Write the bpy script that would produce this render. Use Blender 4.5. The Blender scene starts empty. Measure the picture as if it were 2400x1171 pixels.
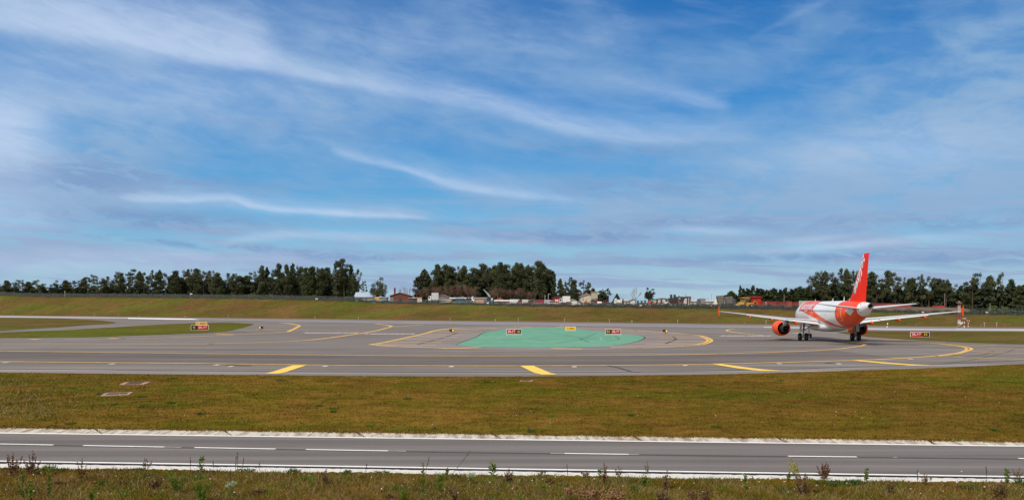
import bpy, bmesh, math, random
import numpy as np
from mathutils import Vector, Matrix
S = bpy.context.scene
C = S.collection
R = math.radians
PI = math.pi
rnd = random.Random(7)

# ------------------------------------------------------------------ camera, sky, sun
F, HY, CX, HC = 1887.0, 717.5, 1200.0, 5.2      # focal length (px of a 2400 px wide frame), horizon row, centre column, eye height
cam_d = bpy.data.cameras.new('camera'); cam = bpy.data.objects.new('camera', cam_d); C.objects.link(cam)
cam.location = (0, 0, HC); cam.rotation_euler = (R(90), 0, 0)
cam_d.sensor_width = 36; cam_d.lens = F / 2400 * 36; cam_d.shift_y = (HY - 585.5) / 2400
cam_d.clip_start = 0.5; cam_d.clip_end = 20000
S.camera = cam
S.view_settings.view_transform = 'Standard'; S.view_settings.look = 'None'
S.view_settings.gamma = 1; S.view_settings.use_curve_mapping = False
S.view_settings.exposure = 0.0
SUN_EL, SUN_AZ = 48, 215          # azimuth clockwise from +Y (the view direction): behind the camera, to the left
sun_d = bpy.data.lights.new('sun', 'SUN'); sun = bpy.data.objects.new('sun', sun_d); C.objects.link(sun)
sun_d.energy = 3.1; sun_d.angle = R(11); sun_d.color = (1, .92, .82)
sd = Vector((math.sin(R(SUN_AZ)) * math.cos(R(SUN_EL)), math.cos(R(SUN_AZ)) * math.cos(R(SUN_EL)), math.sin(R(SUN_EL))))
sun.rotation_euler = sd.to_track_quat('Z', 'Y').to_euler()

W = bpy.data.worlds.new('World'); S.world = W; W.use_nodes = True
nt = W.node_tree; N = nt.nodes; L = nt.links
for n in list(N): N.remove(n)

def nd(t, **k):
    n = N.new(t)
    for a, b in k.items(): setattr(n, a, b)
    return n
def val(x, sock):
    if isinstance(x, (int, float)): sock.default_value = x
    elif isinstance(x, tuple): sock.default_value = x
    else: L.new(x, sock)
def ma(op, a, b=0.0, c=None, clamp=False):
    n = nd('ShaderNodeMath', operation=op, use_clamp=clamp)
    val(a, n.inputs[0]); val(b, n.inputs[1])
    if c is not None: val(c, n.inputs[2])
    return n.outputs[0]
def sstep(x, a, b):
    n = nd('ShaderNodeMapRange', interpolation_type='SMOOTHSTEP')
    val(x, n.inputs[0]); n.inputs[1].default_value = a; n.inputs[2].default_value = b
    return n.outputs[0]
def mixc(f, a, b):
    n = nd('ShaderNodeMix', data_type='RGBA')
    val(f, n.inputs[0]); val(a, n.inputs[6]); val(b, n.inputs[7])
    return n.outputs[2]
def lin(r, g, b, a=1.0):
    f = lambda v: (v / 255 / 12.92) if v / 255 < .04045 else ((v / 255 + .055) / 1.055) ** 2.4
    return (f(r), f(g), f(b), a)

def build_sky():
    tc = nd('ShaderNodeTexCoord')
    sep = nd('ShaderNodeSeparateXYZ'); L.new(tc.outputs['Generated'], sep.inputs[0])
    X, Y, Z = sep.outputs
    deg = 57.29578
    az0 = ma('MULTIPLY', ma('ARCTAN2', X, Y), deg)
    el0 = ma('MULTIPLY', ma('ARCSINE', Z), deg)
    # turbulence, finer along the wind than across it
    def noise(sx, sy, sc, det=6, rough=.6, dist=0.0, rot=0.0, off=0.0):
        cb = nd('ShaderNodeCombineXYZ')
        c, s = math.cos(R(rot)), math.sin(R(rot))
        a = ma('ADD', ma('MULTIPLY', az0, c * sx), ma('MULTIPLY', el0, s * sx))
        b = ma('ADD', ma('MULTIPLY', az0, -s * sy), ma('MULTIPLY', el0, c * sy))
        L.new(a, cb.inputs[0]); L.new(b, cb.inputs[1]); cb.inputs[2].default_value = off
        n = nd('ShaderNodeTexNoise'); n.inputs['Scale'].default_value = sc; n.inputs['Detail'].default_value = det
        n.inputs['Roughness'].default_value = rough; n.inputs['Distortion'].default_value = dist
        L.new(cb.outputs[0], n.inputs['Vector'])
        return n.outputs[0]
    w1 = noise(.25, .6, .6, 5, .6, 0, -8, 3.1)
    w2 = noise(.25, .5, .7, 5, .6, 0, -8, 9.7)
    az = ma('ADD', az0, ma('MULTIPLY', ma('SUBTRACT', w1, .5), 1.6))
    el = ma('ADD', el0, ma('MULTIPLY', ma('SUBTRACT', w2, .5), .6))
    fib = noise(.22, 1.1, 1.0, 7, .62, .5, -10, 1.0)        # fibres
    fib2 = noise(.3, .9, .8, 7, .62, .6, 12, 5.0)
    big = noise(.10, .26, 1.0, 5, .55, .3, -6, 2.0)
    def AE(px, py):
        return (math.degrees(math.atan((px - CX) / F)), math.degrees(math.atan((HY - py) / math.hypot(F, px - CX))))
    def curve(pts, x):                                       # pts [(0..1, 0..1)]
        n = nd('ShaderNodeFloatCurve'); c = n.mapping.curves[0]; n.mapping.extend = 'HORIZONTAL'
        c.points[0].location = pts[0]; c.points[1].location = pts[-1]
        for p in pts[1:-1]: c.points.new(*p)
        for q in c.points: q.handle_type = 'AUTO_CLAMPED'
        n.mapping.update(); L.new(x, n.inputs['Value'])
        return n.outputs[0]
    azn = ma('MULTIPLY_ADD', az, 1 / 76, .5)
    def streak(pts, up, lo, st):                             # pts px; up/lo half widths px; st strengths
        A = [AE(*p) for p in pts]
        xs = [a[0] / 76 + .5 for a in A]
        c = ma('MULTIPLY', curve([(x, a[1] / 25) for x, a in zip(xs, A)], azn), 25)
        s = curve([(x, v) for x, v in zip(xs, st)], azn)
        u = ma('MULTIPLY', curve([(x, v * .0304 / 5) for x, v in zip(xs, up)], azn), 5)
        l = ma('MULTIPLY', curve([(x, v * .0304 / 5) for x, v in zip(xs, lo)], azn), 5)
        d = ma('SUBTRACT', el, c)
        w = ma('ADD', ma('MULTIPLY', ma('GREATER_THAN', d, 0), ma('SUBTRACT', u, l)), l)
        q = ma('DIVIDE', d, w)
        g = ma('EXPONENT', ma('MULTIPLY', ma('MULTIPLY', q, q), -1.0))
        return ma('MULTIPLY', g, s)
    def blob(px, py, rx, ry, st, rot=0):
        a, e = AE(px, py); c, s = math.cos(R(rot)), math.sin(R(rot))
        da = ma('SUBTRACT', az, a); de = ma('SUBTRACT', el, e)
        u = ma('ADD', ma('MULTIPLY', da, c), ma('MULTIPLY', de, s))
        v = ma('ADD', ma('MULTIPLY', da, -s), ma('MULTIPLY', de, c))
        u = ma('DIVIDE', u, rx * .0304); v = ma('DIVIDE', v, ry * .0304)
        r = ma('ADD', ma('MULTIPLY', u, u), ma('MULTIPLY', v, v))
        return ma('MULTIPLY', ma('EXPONENT', ma('MULTIPLY', r, -1)), st)
    def add(ls):
        o = ls[0]
        for x in ls[1:]: o = ma('ADD', o, x)
        return o
    sky = nd('ShaderNodeTexSky', sky_type='NISHITA'); sky.sun_disc = False
    sky.sun_elevation = R(SUN_EL); sky.sun_rotation = R(SUN_AZ)
    sky.air_density = 1.2; sky.dust_density = .4; sky.ozone_density = 3.5
    hs = nd('ShaderNodeHueSaturation'); hs.inputs['Hue'].default_value = .492; hs.inputs['Saturation'].default_value = SKY_SAT
    hs.inputs['Value'].default_value = SKY_VAL
    L.new(sky.outputs[0], hs.inputs['Color'])
    cr = nd('ShaderNodeValToRGB'); L.new(ma('DIVIDE', el0, 60), cr.inputs[0]); e = cr.color_ramp.elements
    cols = [(0, (172, 204, 222)), (2, (154, 200, 224)), (5, (112, 183, 225)), (9, (66, 155, 217)), (14, (38, 132, 206)), (20, (24, 108, 184)), (60, (22, 86, 155))]
    e[0].position = 0; e[0].color = lin(*cols[0][1]); e[1].position = 1; e[1].color = lin(*cols[-1][1])
    for p, c_ in cols[1:-1]: q = e.new(p / 60); q.color = lin(*c_)
    rv = nd('ShaderNodeVectorMath', operation='SCALE'); L.new(cr.outputs[0], rv.inputs[0]); rv.inputs['Scale'].default_value = 10
    base = mixc(.86, hs.outputs[0], rv.outputs[0])
    # thin general cirrus veil over the whole dome
    veil = ma('MULTIPLY', sstep(big, .40, .72), .38)
    fv = ma('MULTIPLY', sstep(fib, .45, .8), .08)
    lav = add([blob(2080, 350, 330, 62, .62, 3), blob(2330, 270, 220, 90, .4), blob(2250, 120, 260, 80, .45, 12), blob(2420, 60, 200, 120, .35),
               blob(1750, 470, 330, 40, .35), blob(2150, 520, 420, 60, .45), blob(1350, 555, 210, 18, .5), blob(1560, 520, 220, 16, .35), blob(1900, 590, 420, 22, .35),
               blob(200, 360, 170, 75, .75), blob(60, 400, 200, 60, .6), blob(300, 440, 260, 26, .55), blob(330, 515, 260, 22, .5), blob(60, 420, 150, 60, .5),
               blob(1500, 330, 260, 60, .25), blob(1180, 120, 260, 90, .2), blob(1550, 150, 300, 60, .15), blob(500, 300, 330, 70, .32),
               streak([(-100, 600), (150, 585), (350, 598), (500, 606), (650, 604), (780, 600), (880, 604), (960, 606)], [34, 36, 26, 20, 14, 11, 8, 6], [40, 34, 26, 22, 18, 12, 8, 6], [.9, .9, .85, .8, .8, .7, .3, 0])])
    lav = ma('ADD', lav, add([blob(420, 230, 560, 120, .48, -6), blob(820, 110, 330, 110, .42), blob(2330, 300, 430, 210, .40), blob(1350, 500, 420, 60, .42), blob(1900, 430, 500, 60, .30), blob(1250, 330, 420, 50, .25, -8), blob(700, 640, 700, 30, .35), blob(1900, 650, 700, 28, .30)]))
    tex = noise(.22, .55, 1.0, 7, .6, .3, -4, 12.0)
    lav = ma('MULTIPLY', lav, ma('ADD', .42, ma('MULTIPLY', sstep(tex, .33, .64), .85)))
    lav = ma('MULTIPLY', lav, ma('SUBTRACT', 1.0, ma('MULTIPLY', sstep(el0, 5, 10), .34)))
    strat = noise(.09, 1.3, 1.0, 7, .62, .3, -2, 21.0)
    lav = ma('ADD', lav, ma('MULTIPLY', sstep(strat, .47, .58), ma('MULTIPLY', ma('SUBTRACT', 1.0, sstep(el0, 2.5, 11)), .62)))
    lav = ma('ADD', lav, veil, clamp=True)
    wht = add([streak([(-150, 15), (0, 38), (150, 62), (300, 92), (450, 122), (560, 145), (640, 160), (720, 176), (900, 205), (1100, 238), (1250, 276), (1350, 300), (1450, 318), (1600, 326), (1750, 320), (1850, 318)],
                      [50, 55, 66, 76, 84, 84, 50, 26, 30, 34, 34, 40, 45, 40, 34, 30], [26, 26, 25, 22, 18, 14, 12, 12, 14, 17, 17, 16, 15, 13, 12, 12],
                      [.95, 1.0, 1.0, 1.0, 1.0, .95, .6, .46, .42, .48, .52, .5, .4, .3, .12, 0]),
               streak([(760, 350), (830, 370), (950, 400), (1100, 440), (1200, 457), (1300, 463), (1400, 468)], [9, 10, 11, 12, 11, 9, 8], [6, 7, 7, 8, 7, 6, 6], [0, .3, .34, .42, .38, .2, 0]),
               streak([(270, 462), (330, 466), (430, 470), (530, 466), (600, 484), (800, 501), (940, 511), (1010, 514)], [6, 9, 10, 10, 9, 8, 6, 4], [5, 6, 7, 7, 6, 6, 5, 4], [0, .42, .5, .5, .62, .62, .4, 0]),
               streak([(760, 345), (900, 380), (1100, 432), (1300, 460), (1420, 470)], [30, 34, 34, 28, 20], [16, 18, 20, 18, 14], [0, .16, .2, .14, 0]), streak([(200, 455), (400, 462), (600, 480), (900, 502), (1050, 512)], [26, 30, 26, 18, 12], [14, 16, 16, 12, 8], [0, .18, .22, .16, 0]), streak([(500, 566), (600, 556), (700, 550), (850, 554), (1000, 562), (1200, 570), (1300, 572)], [8, 10, 11, 11, 10, 9, 8], [8, 9, 9, 10, 10, 9, 8], [0, .34, .38, .34, .26, .15, 0]),
               streak([(1180, 250), (1400, 190), (1500, 205), (1620, 230), (1720, 250)], [26, 30, 24, 20, 16], [20, 20, 20, 16, 12], [0, .12, .18, .28, 0]),
               blob(-5, 300, 78, 55, 1.1), blob(-10, 380, 90, 60, .35), blob(-40, 500, 130, 34, .4), blob(1650, 540, 110, 9, .4, -4), blob(2020, 572, 190, 9, .42, 3), blob(1900, 560, 90, 7, .3, 3),
               blob(150, 620, 330, 20, .3), blob(2080, 350, 280, 50, .32), blob(300, 70, 420, 50, .2, -8), blob(450, 600, 300, 12, .25), blob(900, 90, 420, 70, .16), blob(1500, 60, 200, 16, .1), blob(1870, 35, 90, 7, .10, 22), blob(200, 200, 420, 60, .3)])
    ff = noise(.7, 2.6, 1.0, 7, .65, .8, -11, 31.0)
    wht = ma('MULTIPLY', wht, ma('MULTIPLY', ma('ADD', .72, ma('MULTIPLY', sstep(fib, .2, .8), .55)), ma('ADD', .60, ma('MULTIPLY', ff, .80))))
    wht = ma('ADD', wht, fv)
    wht = ma('MULTIPLY', ma('SUBTRACT', 1.0, ma('EXPONENT', ma('MULTIPLY', wht, -1.25))), .98)
    rest = mixc(ma('MINIMUM', lav, .92), base, mixc(sstep(el0, 9, 3), LAV, LAV2))
    gry = add([blob(280, 430, 280, 26, .9), blob(330, 512, 260, 20, .9), blob(560, 580, 330, 9, .75, -3), blob(1330, 555, 200, 15, 1.0), blob(1600, 520, 260, 15, .7), blob(1480, 440, 330, 30, .55), blob(1900, 602, 420, 12, .7),
               blob(2200, 520, 320, 20, .6), blob(1420, 350, 260, 24, .5), blob(760, 300, 260, 26, .3), blob(150, 390, 200, 40, .6), blob(1050, 520, 160, 9, .5), blob(780, 602, 200, 9, .8), blob(2350, 610, 260, 12, .5)])
    gt = noise(.34, 1.25, 1.0, 8, .68, .7, -4, 44.0)
    rest = mixc(ma('MINIMUM', ma('MULTIPLY', gry, ma('ADD', .18, ma('MULTIPLY', sstep(gt, .40, .60), 1.0))), .85), rest, GRY)
    full = mixc(ma('MINIMUM', wht, .95), rest, WHT)
    # unseen bright overcast, added overhead and behind the camera for neutral fill light
    cov = ma('MAXIMUM', sstep(el0, 24, 42), sstep(ma('ABSOLUTE', az0), 50, 80))
    cov = ma('MULTIPLY', ma('MULTIPLY', cov, sstep(el0, -2, 6)), ma('MULTIPLY_ADD', big, .7, .5), clamp=True)
    full = mixc(cov, full, OVC_FILL)
    bg = nd('ShaderNodeBackground'); bg.inputs['Strength'].default_value = .1
    L.new(full, bg.inputs['Color'])
    out = nd('ShaderNodeOutputWorld'); L.new(bg.outputs[0], out.inputs[0])
SKY_SAT, SKY_VAL = 1.25, 1.0
def x10(c): return (c[0] * 10, c[1] * 10, c[2] * 10, 1)
GRY = x10(lin(122, 156, 199)); LAV2 = x10(lin(150, 172, 205)); LAV = x10(lin(144, 178, 213)); WHT = x10(lin(196, 214, 240))
OVC_FILL = (7.4, 7.2, 7.0, 1)
build_sky()

# ------------------------------------------------------------------ helpers
def tag(o, label=None, cat=None, group=None, kind=None):
    if label: o['label'] = label
    if cat: o['category'] = cat
    if group: o['group'] = group
    if kind: o['kind'] = kind
    return o
def empty(name, loc=(0, 0, 0), rz=0.0, label=None, cat=None, group=None, scale=None):
    o = bpy.data.objects.new(name, None); C.objects.link(o)
    o.location = loc; o.rotation_euler = (0, 0, rz); o.empty_display_size = .2
    if scale: o.scale = scale
    return tag(o, label, cat, group)
class MB:
    def __init__(s): s.v = []; s.f = []
    def add(s, vs, fs):
        b = len(s.v); s.v += [tuple(v) for v in vs]; s.f += [tuple(b + i for i in f) for f in fs]; return s
    def box(s, c, d, rz=0.0, taper=1.0, rx=0.0):
        hx, hy, hz = d[0] / 2, d[1] / 2, d[2] / 2
        m = Matrix.Rotation(rz, 3, 'Z') @ Matrix.Rotation(rx, 3, 'X')
        vs = []
        for z in (-1, 1):
            t = taper if z > 0 else 1
            for x, y in ((-1, -1), (1, -1), (1, 1), (-1, 1)):
                vs.append(Vector(c) + m @ Vector((x * hx * t, y * hy * t, z * hz)))
        return s.add(vs, [(3, 2, 1, 0), (4, 5, 6, 7), (0, 1, 5, 4), (1, 2, 6, 5), (2, 3, 7, 6), (3, 0, 4, 7)])
    def cyl(s, p0, p1, r0, r1=None, n=8, cap=True):
        r1 = r0 if r1 is None else r1
        p0, p1 = Vector(p0), Vector(p1); d = (p1 - p0).normalized()
        a = d.orthogonal().normalized(); b = d.cross(a)
        vs = []
        for p, r in ((p0, r0), (p1, r1)):
            for i in range(n):
                t = 2 * PI * i / n; vs.append(p + a * math.cos(t) * r + b * math.sin(t) * r)
        fs = [(i, (i + 1) % n, n + (i + 1) % n, n + i) for i in range(n)]
        if cap: fs += [tuple(range(n - 1, -1, -1)), tuple(range(n, 2 * n))]
        return s.add(vs, fs)
    def tube(s, pts, rs, n=6):
        for i in range(len(pts) - 1): s.cyl(pts[i], pts[i + 1], rs[i], rs[i + 1], n)
        return s
    def prism(s, poly, y0, y1, axis='y'):      # poly in (a, z), extruded along y (or x)
        n = len(poly)
        if axis == 'y': vs = [(a, y0, z) for a, z in poly] + [(a, y1, z) for a, z in poly]
        else: vs = [(y0, a, z) for a, z in poly] + [(y1, a, z) for a, z in poly]
        return s.add(vs, [tuple(range(n)), tuple(range(2 * n - 1, n - 1, -1))] + [(i, i + n, (i + 1) % n + n, (i + 1) % n) for i in range(n)])
    def lathe(s, prof, n=24, o=(0, 0, 0), axis='y', closed=False):  # prof [(t, r)] along the axis
        vs = []
        for t, r in prof:
            for i in range(n):
                a = 2 * PI * i / n
                if axis == 'y': vs.append((o[0] + r * math.cos(a), o[1] + t, o[2] + r * math.sin(a)))
                elif axis == 'x': vs.append((o[0] + t, o[1] + r * math.cos(a), o[2] + r * math.sin(a)))
                else: vs.append((o[0] + r * math.cos(a), o[1] + r * math.sin(a), o[2] + t))
        fs = []
        for k in range(len(prof) - 1):
            for i in range(n):
                j = (i + 1) % n; fs.append((k * n + i, k * n + j, (k + 1) * n + j, (k + 1) * n + i))
        if closed: fs += [tuple(range(n)), tuple((len(prof) - 1) * n + i for i in range(n - 1, -1, -1))]
        return s.add(vs, fs)
    def mesh(s, name, mat, smooth=False):
        me = bpy.data.meshes.new(name); me.from_pydata(s.v, [], s.f); me.validate(); me.update()
        bm = bmesh.new(); bm.from_mesh(me); bmesh.ops.recalc_face_normals(bm, faces=bm.faces); bm.to_mesh(me); bm.free()
        if mat: me.materials.append(mat)
        if smooth:
            me.polygons.foreach_set('use_smooth', [True] * len(me.polygons))
        return me
    def build(s, name, mat, parent=None, smooth=False, bevel=0.0):
        o = bpy.data.objects.new(name, s.mesh(name, mat, smooth)); C.objects.link(o)
        if parent: o.parent = parent
        if bevel:
            m = o.modifiers.new('bevel', 'BEVEL'); m.width = bevel; m.segments = 2; m.limit_method = 'ANGLE'
        return o
def copy_tree(o, parent=None, **k):
    c = o.copy(); C.objects.link(c); c.parent = parent
    for ch in list(o.children): copy_tree(ch, c)
    return c

# materials ---------------------------------------------------------------
MC = {}
def mat(name, col, rough=.7, var=.18, scale=2.0, metal=0.0, bump=0.0, stretch=(1, 1, 1), spec=.25, coat=0.0, two=None, emit=None):
    if name in MC: return MC[name]
    m = bpy.data.materials.new(name); m.use_nodes = True; t = m.node_tree; n = t.nodes; l = t.links
    b = n['Principled BSDF']; b.inputs['Roughness'].default_value = rough; b.inputs['Metallic'].default_value = metal
    b.inputs['Specular IOR Level'].default_value = spec; b.inputs['Coat Weight'].default_value = coat; b.inputs['Coat Roughness'].default_value = .08
    tc = n.new('ShaderNodeTexCoord'); mp = n.new('ShaderNodeMapping'); mp.inputs['Scale'].default_value = stretch
    l.new(tc.outputs['Object'], mp.inputs[0])
    no = n.new('ShaderNodeTexNoise'); no.inputs['Scale'].default_value = scale; no.inputs['Detail'].default_value = 6; no.inputs['Roughness'].default_value = .65
    l.new(mp.outputs[0], no.inputs['Vector'])
    cr = n.new('ShaderNodeValToRGB'); l.new(no.outputs[0], cr.inputs[0])
    c2 = two or tuple(min(1, c * (1 + var)) for c in col[:3])
    cr.color_ramp.elements[0].position = .3; cr.color_ramp.elements[1].position = .7
    cr.color_ramp.elements[0].color = tuple(c * (1 - var) for c in col[:3]) + (1,) if not two else tuple(col[:3]) + (1,)
    cr.color_ramp.elements[1].color = tuple(c2[:3]) + (1,)
    l.new(cr.outputs[0], b.inputs['Base Color'])
    if bump:
        bp = n.new('ShaderNodeBump'); bp.inputs['Strength'].default_value = bump; bp.inputs['Distance'].default_value = .02
        l.new(no.outputs[0], bp.inputs['Height']); l.new(bp.outputs[0], b.inputs['Normal'])
    if emit: b.inputs['Emission Color'].default_value = emit[0] + (1,); b.inputs['Emission Strength'].default_value = emit[1]
    MC[name] = m; return m
class NT:                                      # tiny node helper for custom materials
    def __init__(s, name):
        s.m = bpy.data.materials.new(name); s.m.use_nodes = True; s.t = s.m.node_tree; s.n = s.t.nodes; s.l = s.t.links
        s.b = s.n['Principled BSDF']; s.tc = s.n.new('ShaderNodeTexCoord')
        sp = s.n.new('ShaderNodeSeparateXYZ'); s.l.new(s.tc.outputs['Object'], sp.inputs[0]); s.X, s.Y, s.Z = sp.outputs
    def v(s, x, k):
        if isinstance(x, (int, float, tuple)): k.default_value = x
        else: s.l.new(x, k)
    def ma(s, op, a, b=0.0, clamp=False):
        q = s.n.new('ShaderNodeMath'); q.operation = op; q.use_clamp = clamp; s.v(a, q.inputs[0]); s.v(b, q.inputs[1]); return q.outputs[0]
    def st(s, x, a, b):
        q = s.n.new('ShaderNodeMapRange'); q.interpolation_type = 'SMOOTHSTEP'; s.v(x, q.inputs[0]); q.inputs[1].default_value = a; q.inputs[2].default_value = b; return q.outputs[0]
    def mix(s, f, a, b, bt='MIX'):
        q = s.n.new('ShaderNodeMix'); q.data_type = 'RGBA'; q.blend_type = bt; s.v(f, q.inputs[0]); s.v(a, q.inputs[6]); s.v(b, q.inputs[7]); return q.outputs[2]
    def noise(s, sc, st=(1, 1, 1), det=6, rough=.6, dist=0.0, off=(0, 0, 0)):
        mp = s.n.new('ShaderNodeMapping'); mp.inputs['Scale'].default_value = st; mp.inputs['Location'].default_value = off
        s.l.new(s.tc.outputs['Object'], mp.inputs[0])
        q = s.n.new('ShaderNodeTexNoise'); q.inputs['Scale'].default_value = sc; q.inputs['Detail'].default_value = det; q.inputs['Roughness'].default_value = rough; q.inputs['Distortion'].default_value = dist
        s.l.new(mp.outputs[0], q.inputs['Vector']); return q.outputs[0]
    def out(s, col, rough=.8, bump=None, bs=.3, bd=.02, spec=.4):
        s.v(col, s.b.inputs['Base Color']); s.v(rough, s.b.inputs['Roughness']); s.b.inputs['Specular IOR Level'].default_value = spec
        if bump is not None:
            q = s.n.new('ShaderNodeBump'); q.inputs['Strength'].default_value = bs; q.inputs['Distance'].default_value = bd
            s.l.new(bump, q.inputs['Height']); s.l.new(q.outputs[0], s.b.inputs['Normal'])
        return s.m

# ground geometry: photo pixel -> place ------------------------------------
def D(py): return F * HC / (py - HY)
def G(px, py, z=0.0):
    d = D(py); return Vector(((px - CX) / F * d, d, z))
def interp(x, pts):
    if x <= pts[0][0]: return pts[0][1]
    for (a, u), (b, v) in zip(pts, pts[1:]):
        if x <= b: return u + (v - u) * (x - a) / (b - a)
    return pts[-1][1]
CREST = [(0, 691), (100, 695), (250, 696), (420, 697.5), (600, 699.5), (700, 701.5), (820, 705), (900, 710), (1000, 711.8), (1100, 714), (1200, 717), (1300, 719), (1450, 721), (1600, 722.7), (1780, 724.4), (1900, 727), (2100, 732), (2250, 736.5), (2400, 737.5)]
def dfar(px):                                                    # depth of the far runway edge along a column
    A, B = G(0, 739), G(2400, 769); k = (px - CX) / F
    # line A + t(B-A), x = k y
    den = (B.x - A.x) - k * (B.y - A.y); t = (k * A.y - A.x) / den
    return A.y + t * (B.y - A.y)
def dcrest(px):
    px = max(-300, min(2700, px)); return dfar(px) * 1.24 + 5
def zcrest(px):
    c = interp(px, CREST); return HC + (HY - c) / F * dcrest(px)
def terrain(x, y):
    if y < 60: return 0.0
    px = CX + F * x / y
    pc = max(-300, min(2700, px)); a = dfar(pc) * 1.12; b = dcrest(pc); zc = zcrest(pc)
    if y <= a: return 0.0
    if y >= b:
        u = max(0, min(1, (y - b - 3) / 4)); v = max(0, min(1, (px - 960) / 60)) * max(0, min(1, (2010 - px) / 60)); return zc + .95 * u * v
    s = (y - a) / (b - a)
    return zc * (s ** 1.1)
def at(px, extra):                                               # a place behind the crest
    d = dcrest(px) + extra; x = (px - CX) / F * d
    return Vector((x, d, terrain(x, d)))
def hgt(p, ytop): return HC + (HY - ytop) / F * p.y - p.z          # how tall a thing at p must be to reach row ytop
def mpp(p): return p.y / F                                        # metres per photo pixel at p
# ------------------------------------------------------------------ ground sheets
def grass_mat(name, brown, olive, green, g0=.45, g1=.68, big=.016, mid=.07, fine=1.0):
    t = NT(name)
    n1 = t.noise(big, (.6, 1, 1), 6, .62, .3); n2 = t.noise(mid, (1, .8, 1), 6, .62, .2, (9, 4, 0)); n3 = t.noise(1.3, (1, 1, 1), 8, .72); n4 = t.noise(9, (1, 1, 1), 6, .7)
    c = t.mix(t.st(n2, .36, .64), brown, olive)
    g = t.ma('ADD', t.ma('MULTIPLY', n1, .75), t.ma('MULTIPLY', n2, .25))
    c = t.mix(t.st(g, g0, g1), c, green)
    k = t.ma('ADD', t.ma('MULTIPLY', t.st(n3, .25, .75), .7 * fine), 1 - .35 * fine)
    k2 = t.ma('ADD', t.ma('MULTIPLY', t.st(n4, .3, .7), .6 * fine), 1 - .3 * fine)
    kk = t.ma('MULTIPLY', k, k2)
    n5 = t.noise(.55, (.55, 1, 1), 7, .7, .8, (3, 1, 0)); n6 = t.noise(.035, (1, 1, 1), 4, .6, .4, (7, 2, 0))
    kk = t.ma('MULTIPLY', kk, t.ma('ADD', .74, t.ma('MULTIPLY', t.st(n5, .36, .58), .34))); kk = t.ma('MULTIPLY', kk, t.ma('ADD', .86, t.ma('MULTIPLY', t.st(n6, .35, .65), .26)))
    cb = t.n.new('ShaderNodeCombineXYZ')
    for i in range(3): t.l.new(kk, cb.inputs[i])
    c = t.mix(1.0, c, cb.outputs[0], 'MULTIPLY')
    return t.out(c, 1.0, n4, .5, .05, .02)
M_GR = grass_mat('grass_ground', (.140, .080, .030, 1), (.105, .080, .020, 1), (.088, .108, .015, 1), .42, .66, .035, .09, .7)
M_GR_NEAR = grass_mat('grass_near', (.165, .094, .017, 1), (.122, .086, .009, 1), (.092, .092, .007, 1), .45, .64, .06, .3, .8)
M_BLADE = grass_mat('grass_blades', (.190, .106, .020, 1), (.142, .100, .012, 1), (.105, .107, .009, 1), .45, .64, .06, .3, .9)
M_GR_GREEN = grass_mat('grass_green', (.130, .090, .022, 1), (.105, .092, .014, 1), (.085, .115, .010, 1), .42, .60, .02)
M_VERGE = mat('verge_earth', (.20, .095, .035), .95, .2, .05, two=(.14, .08, .025), stretch=(1, 1, 1))

xs = [-6000, -4000, -2500, -1500, -1000, -800, -600] + list(np.arange(-480, 321, 5.0)) + [400, 600, 900, 1500, 2500, 4000, 6000]
ys = [-400, -100, 0, 30, 60] + list(np.arange(90, 760, 5.0)) + [800, 900, 1100, 1500, 2500, 4000, 7000]
gv = [(x, y, terrain(x, y)) for y in ys for x in xs]; nx = len(xs)
gf = [(j * nx + i, j * nx + i + 1, (j + 1) * nx + i + 1, (j + 1) * nx + i) for j in range(len(ys) - 1) for i in range(nx - 1)]
mb = MB(); mb.v = gv; mb.f = gf
ground = tag(mb.build('ground', M_GR, None, True), kind='structure')

def crom(pts, n=8, closed=False):
    P = [Vector(p) for p in pts]; out = []
    m = len(P); rg = range(m if closed else m - 1)
    for i in rg:
        p1, p2 = P[i], P[(i + 1) % m]
        p0 = P[i - 1] if (i > 0 or closed) else p1; p3 = P[(i + 2) % m] if (i + 2 < m or closed) else p2
        for k in range(n):
            t = k / n; t2, t3 = t * t, t * t * t
            out.append(.5 * ((2 * p1) + (p2 - p0) * t + (2 * p0 - 5 * p1 + 4 * p2 - p3) * t2 + (3 * p1 - p0 - 3 * p2 + p3) * t3))
    if not closed: out.append(P[-1])
    return out
def pxcrom(pts, n=6, closed=False):
    return [G(p.x, p.y) for p in crom([(a, b, 0) for a, b in pts], n, closed)]
def sheet(name, P, z, material, kind='structure'):
    me = bpy.data.meshes.new(name); bm = bmesh.new()
    f = bm.faces.new([bm.verts.new((p.x, p.y, z)) for p in P]); f.normal_update()
    if f.normal.z < 0: f.normal_flip()
    bmesh.ops.triangulate(bm, faces=bm.faces, ngon_method='EAR_CLIP')
    bm.to_mesh(me); bm.free(); me.materials.append(material)
    o = bpy.data.objects.new(name, me); C.objects.link(o); return tag(o, kind=kind)
def stroke(mb_, pts, w, z, n=6, px=True, curve=True):
    P = (pxcrom(pts, n) if curve else [G(*p) for p in pts]) if px else [Vector(p) for p in pts]
    Lf, Rt = [], []
    for i, p in enumerate(P):
        a = P[max(0, i - 1)]; b = P[min(len(P) - 1, i + 1)]; d = (b - a); d.z = 0
        if d.length < 1e-6: d = Vector((1, 0, 0))
        d.normalize(); nrm = Vector((-d.y, d.x, 0)) * w / 2
        Lf.append(p + nrm); Rt.append(p - nrm)
    m = len(P)
    mb_.add([(q.x, q.y, z) for q in Lf] + [(q.x, q.y, z) for q in Rt], [(i, i + 1, m + i + 1, m + i) for i in range(m - 1)])

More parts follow.
